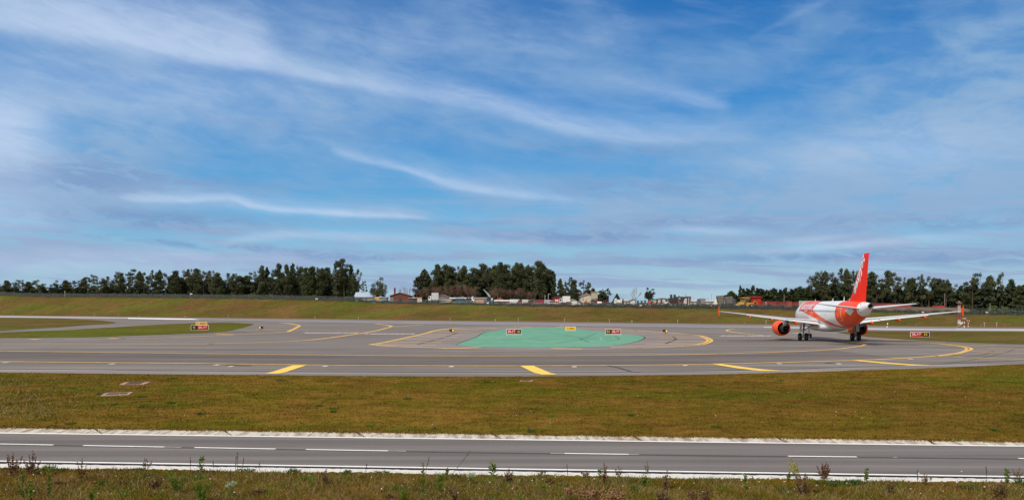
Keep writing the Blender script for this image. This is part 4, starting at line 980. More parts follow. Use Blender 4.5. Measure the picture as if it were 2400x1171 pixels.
# --- houses and sheds, left to right
r, p, w, he, ha = gable(855, 10, 47, 696, 685, (.30, .32, .34), (.36, .43, .54), 'long low shed with blue-grey sheet roof at edge of left wood', depth=9, name='shed', side=True,
    openings=[('door', -.30, -.18, 0, .8, (.12, .13, .14)), ('door', .0, .12, 0, .8, (.14, .15, .16)), ('window', -.42, -.34, .45, .8, (0, 0, 0))])
r, p, w, he, ha = gable(893, 8, 26, 697.5, 696, (.42, .47, .50), (.25, .28, .3), 'low pale blue-grey lean-to beside the blue-roofed shed', depth=5, name='lean_to', side=True, openings=[('door', .1, .3, 0, .85, (.30, .36, .42))])
def board(px, extra, y0, y1, wpx, c, label, legs=True, c2=None, name='billboard', cat='sign board'):
    r, p, m_ = place(px, extra, name, label, cat); z0, z1 = hgt(p, y1), hgt(p, y0); w = wpx * m_
    m = MB(); m.box((0, 0, (z0 + z1) / 2), (w, .12, z1 - z0)); pnl = m.build('panel', K('board_%d%d%d' % tuple(int(q * 99) for q in c), c, rough=.6, var=.06), r, bevel=.02)
    if c2:
        m = MB(); m.box((0, -.07, z0 + (z1 - z0) * .82), (w * .98, .03, (z1 - z0) * .34)); m.build('header', K('boardh_%d' % int(c2[0] * 99), c2, var=.06), r)
        m = MB(); m.box((0, -.07, z0 + (z1 - z0) * .30), (w * .6, .03, (z1 - z0) * .07)); m.build('printed_line', K('print_blue', (.08, .12, .22)), pnl)
    if legs:
        for s in (-.35, .35):
            m = MB(); m.box((s * w, .1, z0 / 2 + .1), (.14, .1, z0 + .2)); m.build('leg', K('post_grey', (.25, .25, .25)), r)
    return r
board(884, 4, 695.5, 702, 10, (.80, .38, .04), 'orange board in front of the pale lean-to')
board(983.5, 6, 697, 707.5, 10.5, (.72, .73, .75), 'white board with orange header right of the brick house', c2=(.70, .28, .05))
r, p, w, he, ha = gable(937, 10, 46, 693, 686.3, (.155, .062, .045), (.20, .075, .05), 'dark red brick gable house with tall chimney near left pines', depth=12, name='brick_house',
    openings=[('door', -.03, .10, 0, .62, (.012, .014, .012)), ('window', -.46, -.42, .2, .8, (0, 0, 0)), ('window', -.38, -.34, .2, .8, (0, 0, 0))])
m = MB(); zc = hgt(p, 677); m.box((-.27 * w, 1.0, zc / 2), (.75, .75, zc)); m.box((-.27 * w, 1.0, zc * .985), (1.0, 1.0, .35)); m.box((-.27 * w, 1.0, zc + .4), (.5, .5, .8)); m.build('chimney', K('brick_chim', (.15, .05, .04), rough=.9, var=.3, scale=3), r)
gable(971, 14, 24, 698.5, 697.6, (.13, .06, .05), (.35, .33, .32), 'low brick outbuilding between brick house and white board', depth=5, name='outbuilding', side=True, openings=[('door', -.1, .1, 0, .8, (.03, .03, .03))])
r, p, w, he, ha = gable(1036, 34, 38, 697.5, 690.5, (.22, .19, .18), (.27, .22, .20), 'grey-brown timber barn behind the white lorry cab', depth=14, name='barn',
    openings=[('door', -.35, -.22, 0, .5, (.03, .03, .03)), ('window', .05, .13, .1, .35, (0, 0, 0)), ('door', .28, .45, 0, .5, (.06, .05, .05))])
gable(1037, 12, 40, 703, 702.6, (.42, .42, .43), (.5, .5, .5), 'long low pale grey shed in front of the timber barn', depth=5, name='shed', side=True,
    openings=[('window', .0, .07, .5, .85, (0, 0, 0)), ('door', -.3, -.2, 0, .8, (.2, .2, .21)), ('door', .2, .3, 0, .85, (.62, .58, .5))])
lorry(1016, 9, 24, 4.3, (.76, .77, .78), (.55, .56, .58), 'white lorry with tall grey box left of timber barn', cabside=-1)
container(1052.5, 7, 7.5, 703.8, (.62, .42, .26), 'small tan container at right end of the pale grey shed')
gable(1085, 30, 60, 699.5, 697.5, (.30, .32, .33), (.55, .55, .55), 'open-fronted grey shed roof between barn and white lorry cab', depth=8, name='shed', side=True,
    openings=[('door', -.46, -.2, .3, .85, (.02, .02, .02)), ('door', -.05, .05, .25, .85, (.05, .05, .06)), ('window', .1, .3, .4, .8, (0, 0, 0))])
gable(1083, 45, 9, 697, 694, (.28, .2, .16), (.36, .13, .06), 'small orange tile roof just above the open grey shed', depth=6, name='gable_house')
car(1081, 8, (.03, .10, .17), 'dark blue van parked by the open grey shed', van=True, L_=4.2 if 0 else 5.0)
lorry(1102, 9, 20, 2.6, (.76, .78, .78), (.2, .22, .22), 'white lorry with rounded cab in front of bare trees', cabside=1, kind='flat')
container(1125, 11, 21, 700.6, (.56, .33, .24), 'tan and pinkish container left of the crane truck')
gable(1128, 26, 34, 699, 697.5, (.3, .28, .27), (.30, .28, .27), 'grey sheet roof shed behind the tan container', depth=7, name='shed', side=True, openings=[('door', -.2, .2, 0, .7, (.05, .05, .05))])
# crane truck
def crane():
    r, p, m_ = place(1145, 9, 'crane_truck', 'blue crane truck with pale green boom raised to the left', 'crane truck')
    cb = K('crane_blue', (.05, .12, .26), rough=.5); pg = K('boom_green', (.42, .50, .45), rough=.5); dk = K('crane_dark', (.03, .035, .045), rough=.5)
    m = MB(); m.box((0, 0, .95), (4.2, 2.3, .5)); m.build('chassis', cb, r, bevel=.04)
    m = MB(); m.box((.2, 0, 2.0), (1.9, 2.0, 1.7), taper=.8); m.build('cab', dk, r, bevel=.06)
    m = MB(); m.box((1.5, 0, 1.75), (.9, 1.6, 1.2)); m.build('counterweight', K('cw', (.5, .52, .52)), r, bevel=.04)
    a, b, c = Vector((.9, 0, 2.4)), Vector((-.3, 0, 4.3)), Vector((-2.2, 0, hgt(p, 677.5)))
    m = MB(); m.cyl(a, b, .42, .38, 4); m.build('lower_boom', pg, r); m = MB(); m.cyl(b + Vector((.12, 0, -.3)), c, .32, .16, 4); m.build('upper_boom', pg, r)
    m = MB(); m.cyl(c, c + Vector((-.5, 0, -.15)), .18, .1, 6); m.cyl(c + Vector((-.45, 0, -.15)), c + Vector((-.95, 0, -2.6)), .03, n=5); m.build('hook_line', dk, r)
    m = MB(); m.cyl((.2, .1, 2.2), (-.9, .1, 4.6), .12, .12, 6); m.build('ram', K('ram', (.2, .2, .2)), r)
    wheels(r, (-1.4, 0, 1.4), 1.0, .5)
crane()
r, p, w, he, ha = gable(1171, 28, 21, 703, 697.3, (.66, .23, .08), (.40, .16, .09), 'orange gable house behind white low sheds', depth=9, openings=[('window', -.12, -.05, .5, 1.1, (0, 0, 0)), ('window', .05, .12, .5, 1.1, (0, 0, 0))])
gable(1181, 16, 42, 705.3, 703.4, (.25, .2, .2), (.66, .66, .65), 'low shed with white sheet roof before orange house', depth=5, name='shed', side=True, openings=[('door', -.3, -.2, 0, .8, (.06, .03, .03)), ('door', 0, .12, 0, .8, (.3, .05, .07))])
car(1209, 7, (.74, .74, .74), 'white van with long roof left of the dark green bush', van=True, L_=5.2)
car(1222, 7, (.35, .10, .09), 'dull red car right of the long white van')
gable(1228, 22, 16, 704, 702.8, (.1, .1, .1), (.5, .48, .45), 'little dark hut with pale roof right of green bush', depth=4, name='hut', openings=[('door', -.1, .2, 0, .8, (.03, .03, .03))])
car(1235, 7, (.60, .56, .54), 'pale beige van beside the little dark hut', van=True)
car(1247, 8, (.18, .05, .05), 'dark maroon car between beige van and grey barn')
gable(1249, 24, 26, 705, 701.5, (.27, .24, .22), (.22, .19, .17), 'low grey-brown barn behind the maroon car', depth=8, name='barn', openings=[('door', -.2, -.05, 0, .7, (.04, .03, .03)), ('door', .1, .25, 0, .7, (.04, .03, .03))])
car(1262, 7, (.50, .12, .14), 'bright pinkish-red car nearer the lamp posts, left one of two')
car(1271, 9, (.30, .02, .08), 'dark crimson car left of the lamp posts', van=True)
car(1287, 7, (.40, .40, .40), 'silver-grey van under the lamp posts', van=True)
car(1297, 7, (.66, .62, .56), 'cream car left of the white box lorry')
r, p, w, he, ha = gable(1309, 26, 26, 697.8, 695.6, (.36, .03, .04), (.22, .12, .10), 'red-fronted shop building with white emblem', depth=9, name='shop', openings=[])
m = MB(); m.prism([(-.30 * w, .45 * he), (-.22 * w, .45 * he), (-.18 * w, .6 * he), (-.13 * w, .45 * he), (-.04 * w, .45 * he), (.0 * w, .8 * he), (-.08 * w, .82 * he), (-.12 * w, .68 * he), (-.17 * w, .82 * he), (-.22 * w, .68 * he), (-.27 * w, .85 * he), (-.33 * w, .8 * he)], -.12, -.02); m.build('emblem', K('emblem_white', (.75, .6, .6)), r)
m = MB(); m.box((.2 * w, -.07, .7 * he), (.08 * w, .1, .25 * he)); m.build('emblem', K('emblem_white', (.75, .6, .6)), r)
lorry(1323, 12, 26, 3.6, (.55, .55, .56), (.76, .76, .74), 'white box lorry in front of the red shop building', cabside=-1)
car(1322, 5, (.42, .05, .03), 'bright red car in front of white box lorry')
car(1334, 6, (.45, .06, .04), 'long dull red car right of the bright red car')
gable(1343, 22, 12, 704, 701.5, (.60, .55, .42), (.5, .45, .36), 'small cream hut between white lorry and beige house', depth=4, name='hut', openings=[('door', -.2, .1, 0, .7, (.3, .27, .2))])
car(1351, 5, (.74, .74, .76), 'round white van left of the beige house', van=True, L_=3.6)
r, p, w, he, ha = gable(1379, 26, 34, 694.5, 689, (.55, .52, .42), (.40, .25, .19), 'beige house with brown roof and square tower', depth=12, name='house', openings=[('window', -.4, -.35, .6, .8, (0, 0, 0)), ('door', .08, .3, 0, .6, (.42, .38, .30))])
m = MB(); zt = hgt(p, 685); m.box((.40 * w, -.4, zt / 2), (2.6, 2.6, zt)); m.build('tower', K('tower_stone', (.42, .40, .32), rough=.9, var=.2, scale=2), r)
m = MB(); m.box((.40 * w, -.4, zt + .15), (3.0, 3.0, .3)); m.build('tower_cap', K('cap', (.45, .25, .12)), r)
def harrow(px, extra, wpx, ytop, col, label, name='farm_machine', cab=False):
    r, p, m_ = place(px, extra, name, label, 'machine'); w = wpx * m_; h = hgt(p, ytop); c = K('mach_%d%d%d' % tuple(int(q * 99) for q in col), col, rough=.6, var=.2)
    dk = K('mach_dark', (.03, .025, .025))
    m = MB(); m.box((0, 0, .55 * h), (w, 1.6, .35 * h)); m.build('frame', c, r, bevel=.05)
    m = MB(); m.box((-.2 * w, 0, .8 * h), (.25 * w, 1.3, .3 * h), taper=.8); m.build('hopper', c, r, bevel=.04)
    m = MB(); m.cyl((-.05 * w, 0, .7 * h), (-.05 * w, 0, h * 1.25), .08, n=6); m.build('mast', c, r)
    for s in (-.4, -.1, .2, .42):
        m = MB(); m.cyl((s * w, -.7, .45 * h), (s * w - .3, -.7, .05), .09, .05, 5); m.cyl((s * w, .7, .45 * h), (s * w - .3, .7, .05), .09, .05, 5); m.build('tine', dk, r)
    wheels(r, (-.3 * w, .3 * w), .9, .4); return r
harrow(1375, 5, 13, 704, (.34, .05, .03), 'rust red farm machine in front of the beige house')
harrow(1362, 7, 9, 706, (.12, .12, .13), 'small dark machine left of the rust red farm machine')
lorry(1393, 7, 16, 2.4, (.30, .05, .08), (.16, .08, .20), 'low purple and maroon lorry below the square tower', cabside=1, kind='flat')
def tank(px, extra, wpx, ytop, col, label):
    r, p, m_ = place(px, extra, 'storage_tank', label, 'tank'); w = wpx * m_; h = hgt(p, ytop)
    m = MB(); m.lathe([(-w / 2, .05), (-w / 2 + .1, h * .25), (-w / 2 + .4, h * .38), (w / 2 - .4, h * .38), (w / 2 - .1, h * .25), (w / 2, .05)], 20, (0, 0, h * .6), 'x', True); m.build('shell', K('tank_%d' % int(col[0] * 99), col, rough=.4, var=.1), r, True)
    for s in (-.3, .3):
        m = MB(); m.box((s * w, 0, h * .15), (.3, 1.0, h * .3)); m.build('cradle', K('mach_dark', (.03, .025, .025)), r)
tank(1405.5, 7, 12, 706, (.76, .72, .72), 'fat white tank lying between purple lorry and maroon machine')
harrow(1416, 6, 9, 704, (.16, .04, .06), 'dark maroon machine right of the fat white tank')
harrow(1427, 7, 12, 705.5, (.13, .06, .05), 'dark brown plough between maroon machine and white vans')
lorry(1448, 7, 17, 2.3, (.74, .75, .72), (.72, .73, .70), 'white pickup lorry in front of the clipped cone tree', cabside=-1, kind='box')
gable(1470, 20, 22, 705, 703.3, (.58, .52, .46), (.45, .44, .42), 'low beige house right of the brown conical bush', depth=8, name='house', side=True, openings=[('window', -.15, -.05, .35, .7, (0, 0, 0)), ('window', .2, .28, .35, .7, (0, 0, 0))])
gable(1483, 19, 11, 703.5, 700.6, (.70, .72, .73), (.34, .36, .30), 'white kiosk with greenish roof left of bare tree', depth=4, name='kiosk', openings=[('door', -.1, .15, 0, .7, (.5, .55, .6))])
def tractor(px, extra, label, col, wpx=12, ytop=701, glass=(.05, .14, .13), rz=0.0):
    r, p, m_ = place(px, extra, 'tractor', label, 'tractor', 'tractors parked in a row', rz); w = wpx * m_; h = hgt(p, ytop); c = K('tract_%d%d%d' % tuple(int(q * 99) for q in col), col, rough=.5, var=.15)
    m = MB(); m.prism([(-w * .5, .6), (-w * .5, h * .52), (w * .05, h * .6), (w * .05, .6)], -.45, .45); m.build('bonnet', c, r, bevel=.04)
    m = MB(); m.box((w * .26, 0, h * .3), (w * .44, 1.3, h * .3)); m.build('rear_body', c, r, bevel=.04)
    m = MB(); m.box((w * .24, 0, h * .74), (w * .34, 1.3, h * .42), taper=.9); m.build('cab', K('tglass_%d' % int(glass[1] * 99), glass, rough=.25, var=.15), r)
    m = MB(); m.box((w * .24, 0, h * .97), (w * .40, 1.5, h * .07)); m.build('cab_roof', c if col[0] < .3 else K('troof', (.08, .09, .09)), r)
    m = MB(); m.cyl((-w * .25, 0, h * .5), (-w * .25, 0, h * .9), .05, n=6); m.build('exhaust', TYRE, r)
    for x, rad in ((-w * .34, h * .16), (w * .28, h * .27)):
        for s in (-1, 1):
            m = MB(); m.cyl((x, s * .8 - .18, rad), (x, s * .8 + .18, rad), rad, rad, 18); wo = m.build('wheel', TYRE, r)
            m = MB(); m.cyl((x, s * .8 - .2, rad), (x, s * .8 + .2, rad), rad * .45, n=10); m.build('rim', K('rim_tan', (.5, .4, .3)), wo)
tractor(1492, 8, 'dark tractor with cream mudguards, leftmost in the tractor row', (.30, .28, .26), 11, 704)
tractor(1501, 7, 'dark tractor with loader beside the dark tree trunk', (.07, .06, .07), 11, 704.5)
tractor(1510, 9, 'yellow-ochre tractor under the dark round tree', (.36, .20, .05), 9, 703)
tractor(1525, 11, 'orange tractor with tall pale teal cab right of tree', (.52, .10, .05), 16, 699, (.16, .28, .30))
tractor(1537, 8, 'orange tractor with green cab, second from the left of four orange ones', (.58, .15, .05), 11.5, 701)
tractor(1547.5, 8, 'orange tractor with green cab, third from the left of four orange ones', (.60, .18, .06), 11.5, 701)
tractor(1559, 8, 'orange tractor with green cab, rightmost of four orange ones', (.58, .16, .04), 12, 701)
gable(1553, 40, 52, 702, 698.5, (.62, .66, .70), (.36, .38, .40), 'pale hangar with arched grey roof behind the orange tractors', depth=8, name='hangar', openings=[('door', -.2, .2, 0, .8, (.5, .54, .58))])
lorry(1582, 8, 30, 4.0, (.22, .10, .10), (.07, .045, .045), 'dark red-brown lorry loaded with machinery right of tractors', cabside=1, kind='flat')
harrow(1578, 12, 24, 699.3, (.14, .05, .05), 'dark maroon harvester behind the loaded lorry', 'harvester')
lorry(1598, 10, 18, 3.6, (.45, .42, .40), (.06, .06, .065), 'dark recovery lorry with pale cab left of white lorry', cabside=-1, kind='tipper')
lorry(1611, 7, 15, 3.7, (.68, .62, .60), (.14, .085, .07), 'brown hopper lorry with pale pink-white cab', cabside=-1, kind='tipper')
car(1565, 5, (.72, .70, .68), 'small white van at right end of the tractors', van=True, L_=2.6)
gable(1665, 30, 80, 706, 704.3, (.60, .55, .50), (.55, .52, .50), 'very long low cream warehouse behind the dump trucks', depth=10, name='warehouse', side=True, openings=[('door', -.4, -.34, 0, .7, (.3, .3, .3)), ('door', -.2, -.14, 0, .7, (.3, .3, .3)), ('window', .02, .06, .4, .7, (0, 0, 0))])
lorry(1643, 8, 19, 2.9, (.16, .14, .15), (.26, .24, .25), 'grey flatbed lorry with dark wheels and tarpaulin', cabside=-1, kind='tipper')
board(1625, 4, 711.6, 713.6, 14, (.70, .70, .68), 'long low white barrier on fence left of grey flatbed', legs=True, name='white_barrier', cat='barrier')
board(1653.5, 4, 712.3, 714.2, 5, (.62, .62, .56), 'short pale barrier right of the grey flatbed lorry', legs=True, name='white_barrier', cat='barrier')
board(1729.5, 4, 712.7, 714.8, 11, (.72, .71, .70), 'long low white barrier left of yellow loader', legs=True, name='white_barrier', cat='barrier')
def pile(px, extra, wpx, ytop, col, label, name='rubble_pile'):
    r, p, m_ = place(px, extra, name, label, 'heap'); w = wpx * m_; h = hgt(p, ytop); rr = random.Random(px); m = MB(); vs = []; n = 20; K_ = 7
    for k in range(K_):
        for i in range(n):
            a = 2 * PI * i / n; q = 1 - k / (K_ - .7); q = q * (1 + rr.uniform(-.14, .14)); vs.append((w / 2 * q * math.cos(a), w / 3 * q * math.sin(a), h * (1 - (1 - k / (K_ - 1)) ** 1.0) * (1 + rr.uniform(-.04, .04))))
    m.add(vs, [(k * n + i, k * n + (i + 1) % n, (k + 1) * n + (i + 1) % n, (k + 1) * n + i) for k in range(K_ - 1) for i in range(n)] + [tuple((K_ - 1) * n + i for i in range(n))])
    m.build('heap', K('pile_%d' % int(col[0] * 99), col, rough=.95, var=.25, scale=1.5, bump=.6), r)
pile(1679, 16, 22, 699.5, (.62, .58, .53), 'pale sand heap left of the grey tipper trucks')
harrow(1667, 7, 20, 711, (.22, .08, .05), 'low rusty trailer frame in front of sand heap', 'trailer')
lorry(1691, 8, 22, 4.0, (.30, .31, .30), (.17, .16, .14), 'big grey tipper truck with slanted front, left of the pair', cabside=1, kind='tipper')
lorry(1711, 8, 26, 3.7, (.10, .11, .15), (.16, .14, .13), 'big grey-brown tipper truck, right of the pair', cabside=1, kind='tipper')
harrow(1724, 6, 12, 706.5, (.10, .06, .06), 'dark scrap machine between tipper truck and yellow loader')
def loader(px, extra, label, flip=1):
    r, p, m_ = place(px, extra, 'wheel_loader', label, 'loader'); y = K('loader_yellow', (.58, .30, .03), rough=.5, var=.12); dk = K('mach_dark', (.03, .025, .025)); f = flip
    m = MB(); m.prism([(-.2 * f, .8), (-.2 * f, 1.7), (2.2 * f, 1.6), (2.4 * f, .8)], -.7, .7); m.build('engine_hood', y, r, bevel=.05)
    m = MB(); m.box((.2 * f, 0, 2.1), (1.2, 1.2, 1.2), taper=.85); m.build('cab', GLASS, r)
    m = MB(); m.box((.2 * f, 0, 2.76), (1.3, 1.3, .14)); m.build('cab_roof', y, r)
    m = MB(); m.tube([(-.3 * f, -.5, 1.4), (-1.5 * f, -.5, 1.5), (-2.4 * f, -.5, .7)], [.14, .14, .1]); m.tube([(-.3 * f, .5, 1.4), (-1.5 * f, .5, 1.5), (-2.4 * f, .5, .7)], [.14, .14, .1]); m.build('loader_arm', y, r)
    m = MB(); m.prism([(-2.2 * f, .2), (-3.4 * f, .1), (-3.4 * f, .35), (-2.7 * f, .6), (-2.4 * f, 1.3), (-2.2 * f, 1.3)], -1.1, 1.1); m.build('bucket', y, r)
    m = MB(); m.tube([(2.3 * f, 0, 1.3), (3.1 * f, 0, 2.4), (3.8 * f, 0, 1.6), (3.6 * f, 0, .7)], [.14, .12, .1, .12]); m.build('backhoe_arm', y, r)
    wheels(r, (-.9 * f, 1.5 * f), .9, .62, .4)
loader(1750, 6, 'yellow backhoe loader in front of the tan hut')
car(1741, 5, (.70, .36, .04), 'yellow plant van at left of the backhoe loader', van=True, L_=3.6)
r, p, w, he, ha = gable(1757, 14, 27, 698, 697.3, (.36, .23, .08), (.40, .27, .11), 'tan timber hut with flat roof behind the yellow loader', depth=5, name='hut', side=True, openings=[('door', -.42, .28, .35, .8, (.02, .02, .02))])
r, p, w, he, ha = gable(1774, 13, 19, 696, 695.5, (.48, .03, .025), (.40, .03, .03), 'bright red shed right of the tan hut', depth=5, name='shed', side=True, openings=[('door', -.4, -.05, 0, .8, (.20, .03, .035))])
cr = (.27, .055, .045)
container(1803, 13, 36, 705.6, cr, 'long dark red container immediately right of the bright red shed')
container(1832, 13, 19, 705.8, (.20, .05, .05), 'dark maroon container with stripes, second in the red row')
container(1848, 13, 12, 705.8, (.36, .08, .06), 'short lighter red container, third in the red row')
container(1862, 13, 14, 707.4, (.26, .045, .04), 'lower red container at right end of the row, left of the airliner nose')
container(1896, 20, 42, 704.6, (.60, .58, .53), 'long cream container partly hidden behind airliner nose')
container(2078, 12, 60, 708.5, (.26, .055, .05), 'long dark red container seen behind airliner tailplane')
container(2121, 12, 22, 710, (.34, .05, .045), 'red container at right end behind the tailplane tip')
container(2200, 10, 20, 714.2, (.42, .05, .05), 'small bright red container on the earth berm')
# earth berm below the containers at the right
def berm():
    r = empty('earth_berm', (0, 0, 0), 0, 'brown earth berm topped by red containers at right', 'earth bank')
    m = MB(); vs = []; xs_ = list(range(2040, 2300, 8)); rr = random.Random(3)
    for i, x in enumerate(xs_):
        e = min(1, (2296 - x) / 46) * (1 - .0 * i); p = at(x, 5); q = at(x, 8.5); s_ = at(x, 24)
        h = max(.02, (hgt(q, 718.3 + (x - 2040) * .010)) * max(0, e) ** .6) + rr.uniform(-.08, .08)
        vs += [(p.x, p.y, p.z - .1), ((p.x + q.x) / 2, (p.y + q.y) / 2, p.z + h * .62 + rr.uniform(-.1, .1)), (q.x, q.y, q.z + h), (s_.x, s_.y, s_.z + h), (s_.x, s_.y + 3, s_.z - .1)]
    m.add(vs, [(i * 5 + k, i * 5 + k + 1, (i + 1) * 5 + k + 1, (i + 1) * 5 + k) for i in range(len(xs_) - 1) for k in range(4)])
    m.build('bank', mat('earth_brown', (.14, .085, .055), .95, .3, .5, bump=.6), r)
berm()
for o in [o for o in C.objects if o.name.startswith('shipping_container') and o.location.x > 95 and 'nose' not in o['label']]:
    px_ = CX + F * o.location.x / o.location.y
    if px_ > 2040:
        q = at(px_, 12); o.location.z = q.z + hgt(q, 719.3) - .2; zt_ = 708.5 if px_ < 2100 else (710 if px_ < 2150 else 714)
        hh_ = max(c_.dimensions.z for c_ in o.children); o.scale = (1, 1, max(.2, (719.3 - zt_) * q.y / F / max(.1, hh_)))
# poles and lamp posts
def pole(px, extra, ytop, label, kind='utility', wood=True, rad=.12):
    r, p, m_ = place(px, extra, 'utility_pole' if kind == 'utility' else 'lamp_post', label, 'pole' if kind == 'utility' else 'lamp post'); h = hgt(p, ytop)
    c = K('pole_wood', (.20, .18, .16), rough=.9) if wood else K('pole_pale', (.55, .55, .52), rough=.6)
    m = MB(); m.cyl((0, 0, 0), (0, 0, h), rad * 1.2, rad * .8, 8); m.build('shaft', c, r)
    if kind == 'lamp': m = MB(); m.box((.5, 0, h - .05), (1.1, .25, .12)); m.build('lamp_head', K('head_grey', (.6, .6, .6)), r)
    else: m = MB(); m.box((0, 0, h - .35), (.5, .07, .07)); m.build('crossarm', c, r)
pole(1166, 20, 688, 'thin pole over the orange gable house', rad=.07)
pole(1277.5, 14, 691, 'plain post left of the taller lamp post', wood=False, rad=.1)
pole(1285, 14, 688.3, 'lamp post with arm, against the dark wood', 'lamp', False, .1)
pole(1482, 26, 693.5, 'thin pole rising from the white kiosk', rad=.06)
pole(1607, 40, 689, 'tall thin mast right of the harvester', rad=.1)
pole(1614.3, 6, 697.5, 'white post with short crossbar by hopper lorry', wood=False, rad=.12)
pole(1625, 30, 699, 'thin pole right of the hopper lorry', rad=.05)
pole(1649, 30, 697, 'thin pole right of the grey flatbed lorry', rad=.05)
pole(1659, 30, 697, 'thin pole left of the sand heap', rad=.07)
pole(1667.5, 40, 688, 'tall thin pole behind the sand heap', rad=.06)
pole(1694.5, 40, 690, 'tall thin pole behind the tipper trucks', rad=.06)
pole(1795.5, 10, 706, 'pale short post before the long red container', wood=False, rad=.1)
pole(1837.8, 18, 690.5, 'wooden pole before young pines, above maroon container', rad=.13)
pole(2214.3, 14, 687, 'tall grey pole left of the red and white mast', rad=.13)
pole(2320.5, 3, 710, 'short wooden pole at the fence by round green bush', rad=.12)
pole(152, 6, 681, 'short pale pole at fence before the left wood', wood=False, rad=.16)
# radio mast on the airfield
def wmast():
    p = G(2248, 768.2); r = empty('lattice_mast', (p.x, p.y, 0), .1, 'red and white lattice mast beside the right wing tip', 'mast'); m_ = mpp(p); H_ = 60.5 * m_
    t = NT('mast_bands'); f = t.ma('FRACT', t.ma('DIVIDE', t.ma('SUBTRACT', t.Z, .4), 3.3)); b = t.ma('GREATER_THAN', f, .5)
    M1 = t.out(t.mix(b, (.50, .47, .45, 1), (.30, .07, .05, 1)), .6)
    m = MB(); w = .19
    L4 = [(-w, -w), (w, -w), (w, w), (-w, w)]
    for x, y in L4: m.box((x, y, H_ / 2), (.06, .06, H_))
    n = 14
    for i in range(n):
        z0, z1 = H_ * i / n, H_ * (i + 1) / n
        for k in range(4):
            a, b_ = L4[k], L4[(k + 1) % 4]
            m.cyl((*a, z0), (*b_, z1), .03, n=4); m.cyl((*b_, z0), (*a, z1), .03, n=4); m.cyl((*a, z1), (*b_, z1), .03, n=4)
    m.build('lattice', M1, r)
    m = MB(); m.box((0, 0, H_ - .12), (.95, .8, .12)); m.box((0, 0, H_ + .1), (.3, .3, .3)); m.build('platform', K('mast_top', (.42, .25, .2)), r)
    for x, z, s in ((-.32, 1.35, .5), (.32, 1.25, .5), (0, 1.05, .45)):
        m = MB(); m.box((x, -.42, z), (s, .35, .5)); m.build('equipment_box', K('equip_white', (.62, .61, .57), rough=.5), r, bevel=.03)
    m = MB(); m.box((0, 0, .05), (1.4, 1.4, .12)); m.build('base_slab', K('slab_concrete', (.5, .5, .46)), r)
wmast()
def instr(px, ytop, ybase, label, bowl):
    p = G(px, ybase); r = empty('weather_instrument', (p.x, p.y, 0), 0, label, 'weather instrument'); H_ = (ybase - ytop) * mpp(p)
    for i in range(4):
        m = MB(); m.cyl((0, 0, H_ * .86 * i / 4), (0, 0, H_ * .86 * (i + 1) / 4), .15 if i < 2 else .11, n=10); m.build('post_section', K('equip_white', (.62, .61, .57)) if i % 2 == 0 else K('mast_red', (.42, .04, .03)), r)
    m = MB()
    if bowl: m.box((0, 0, H_ * .96), (.72, .5, H_ * .07)); m.cyl((0, 0, H_ * .86), (0, 0, H_ * .94), .05, n=6)
    else: m.cyl((-.28, 0, H_ * .84), (-.28, 0, H_), .09, n=8); m.cyl((.28, 0, H_ * .84), (.28, 0, H_), .09, n=8); m.box((0, 0, H_ * .86), (.6, .08, .06))
    m.build('sensor_head', K('equip_white', (.62, .61, .57)), r)
instr(2260, 745, 767.5, 'red-white post with flat white top right of lattice mast', True)
instr(2269.5, 749.5, 765.5, 'red-white post with forked sensor head, right of flat-topped one', False)
# small posts and boards along the far side of the runway
EDG = [(30, 727.5, 1), (75, 730, 0), (172, 731, 0), (221, 731, 2), (277, 731, 1), (326, 732, 2), (379, 733, 0), (434, 734, 2), (485, 735, 0), (535, 736.5, 1), (586, 738, 0), (641, 739, 0), (690, 740, 0), (738, 741, 1), (791, 741.5, 0), (840, 741.5, 1), (896, 742, 0), (952, 743, 0), (1003, 743.5, 0), (1055, 745, 1), (1110, 745.5, 0), (1161, 745.5, 2), (1215, 747, 1), (1270, 747.5, 0), (1323, 748, 1), (1378, 748, 0), (1428, 748, 1), (1481, 749, 2), (1588, 750, 1), (1639, 751.5, 0), (1745, 752.5, 0), (1795.5, 753.5, 1), (2147, 757, 0), (2299, 763.5, 0), (2307, 762, 1), (2336, 764, 1), (2355, 760, 0)]
orda = ['first', 'second', 'third', 'fourth', 'fifth', 'sixth', 'seventh', 'eighth', 'ninth', 'tenth', 'eleventh', 'twelfth', 'thirteenth', 'fourteenth', 'fifteenth', 'sixteenth', 'seventeenth', 'eighteenth', 'nineteenth']
tens = ['', '', 'twenty', 'thirty', 'forty', 'fifty', 'sixty', 'seventy', 'eighty', 'ninety']
tth = ['', '', 'twentieth', 'thirtieth', 'fortieth', 'fiftieth', 'sixtieth', 'seventieth', 'eightieth', 'ninetieth']
def ordn(i):                                  # 1-based
    if i < 20: return orda[i - 1]
    return tth[i // 10] if i % 10 == 0 else tens[i // 10] + '-' + orda[i % 10 - 1]
ek = ['rusty stub', 'tall white', 'round-topped white']
for i, (px, py, kd) in enumerate(EDG):
    d_ = dfar(px) + 10; x_ = (px - CX) / F * d_; p = Vector((x_, d_, terrain(x_, d_))); hh = (.55, .95, .45)[kd]
    r = empty('marker_post', p, 0, '%s marker post, %s from left along the far runway edge' % (ek[kd], ordn(i + 1)), 'marker post', 'small posts along the far runway edge')
    c = K('post_pale', (.46, .44, .40)) if kd else K('post_rust', (.34, .20, .12))
    m = MB(); m.cyl((0, 0, -.1), (0, 0, hh), .07, .06, 8); m.build('post', c, r)
    m = MB(); m.box((0, 0, hh + .1), ((.16, .30, .38)[kd], .2, (.12, .14, .28)[kd])); m.build('cap', c, r)
p = G(2079, 767.3); r = empty('marker_post', (p.x, p.y, 0), 0, 'tall red and white banded marker post beneath the right wing', 'marker post')
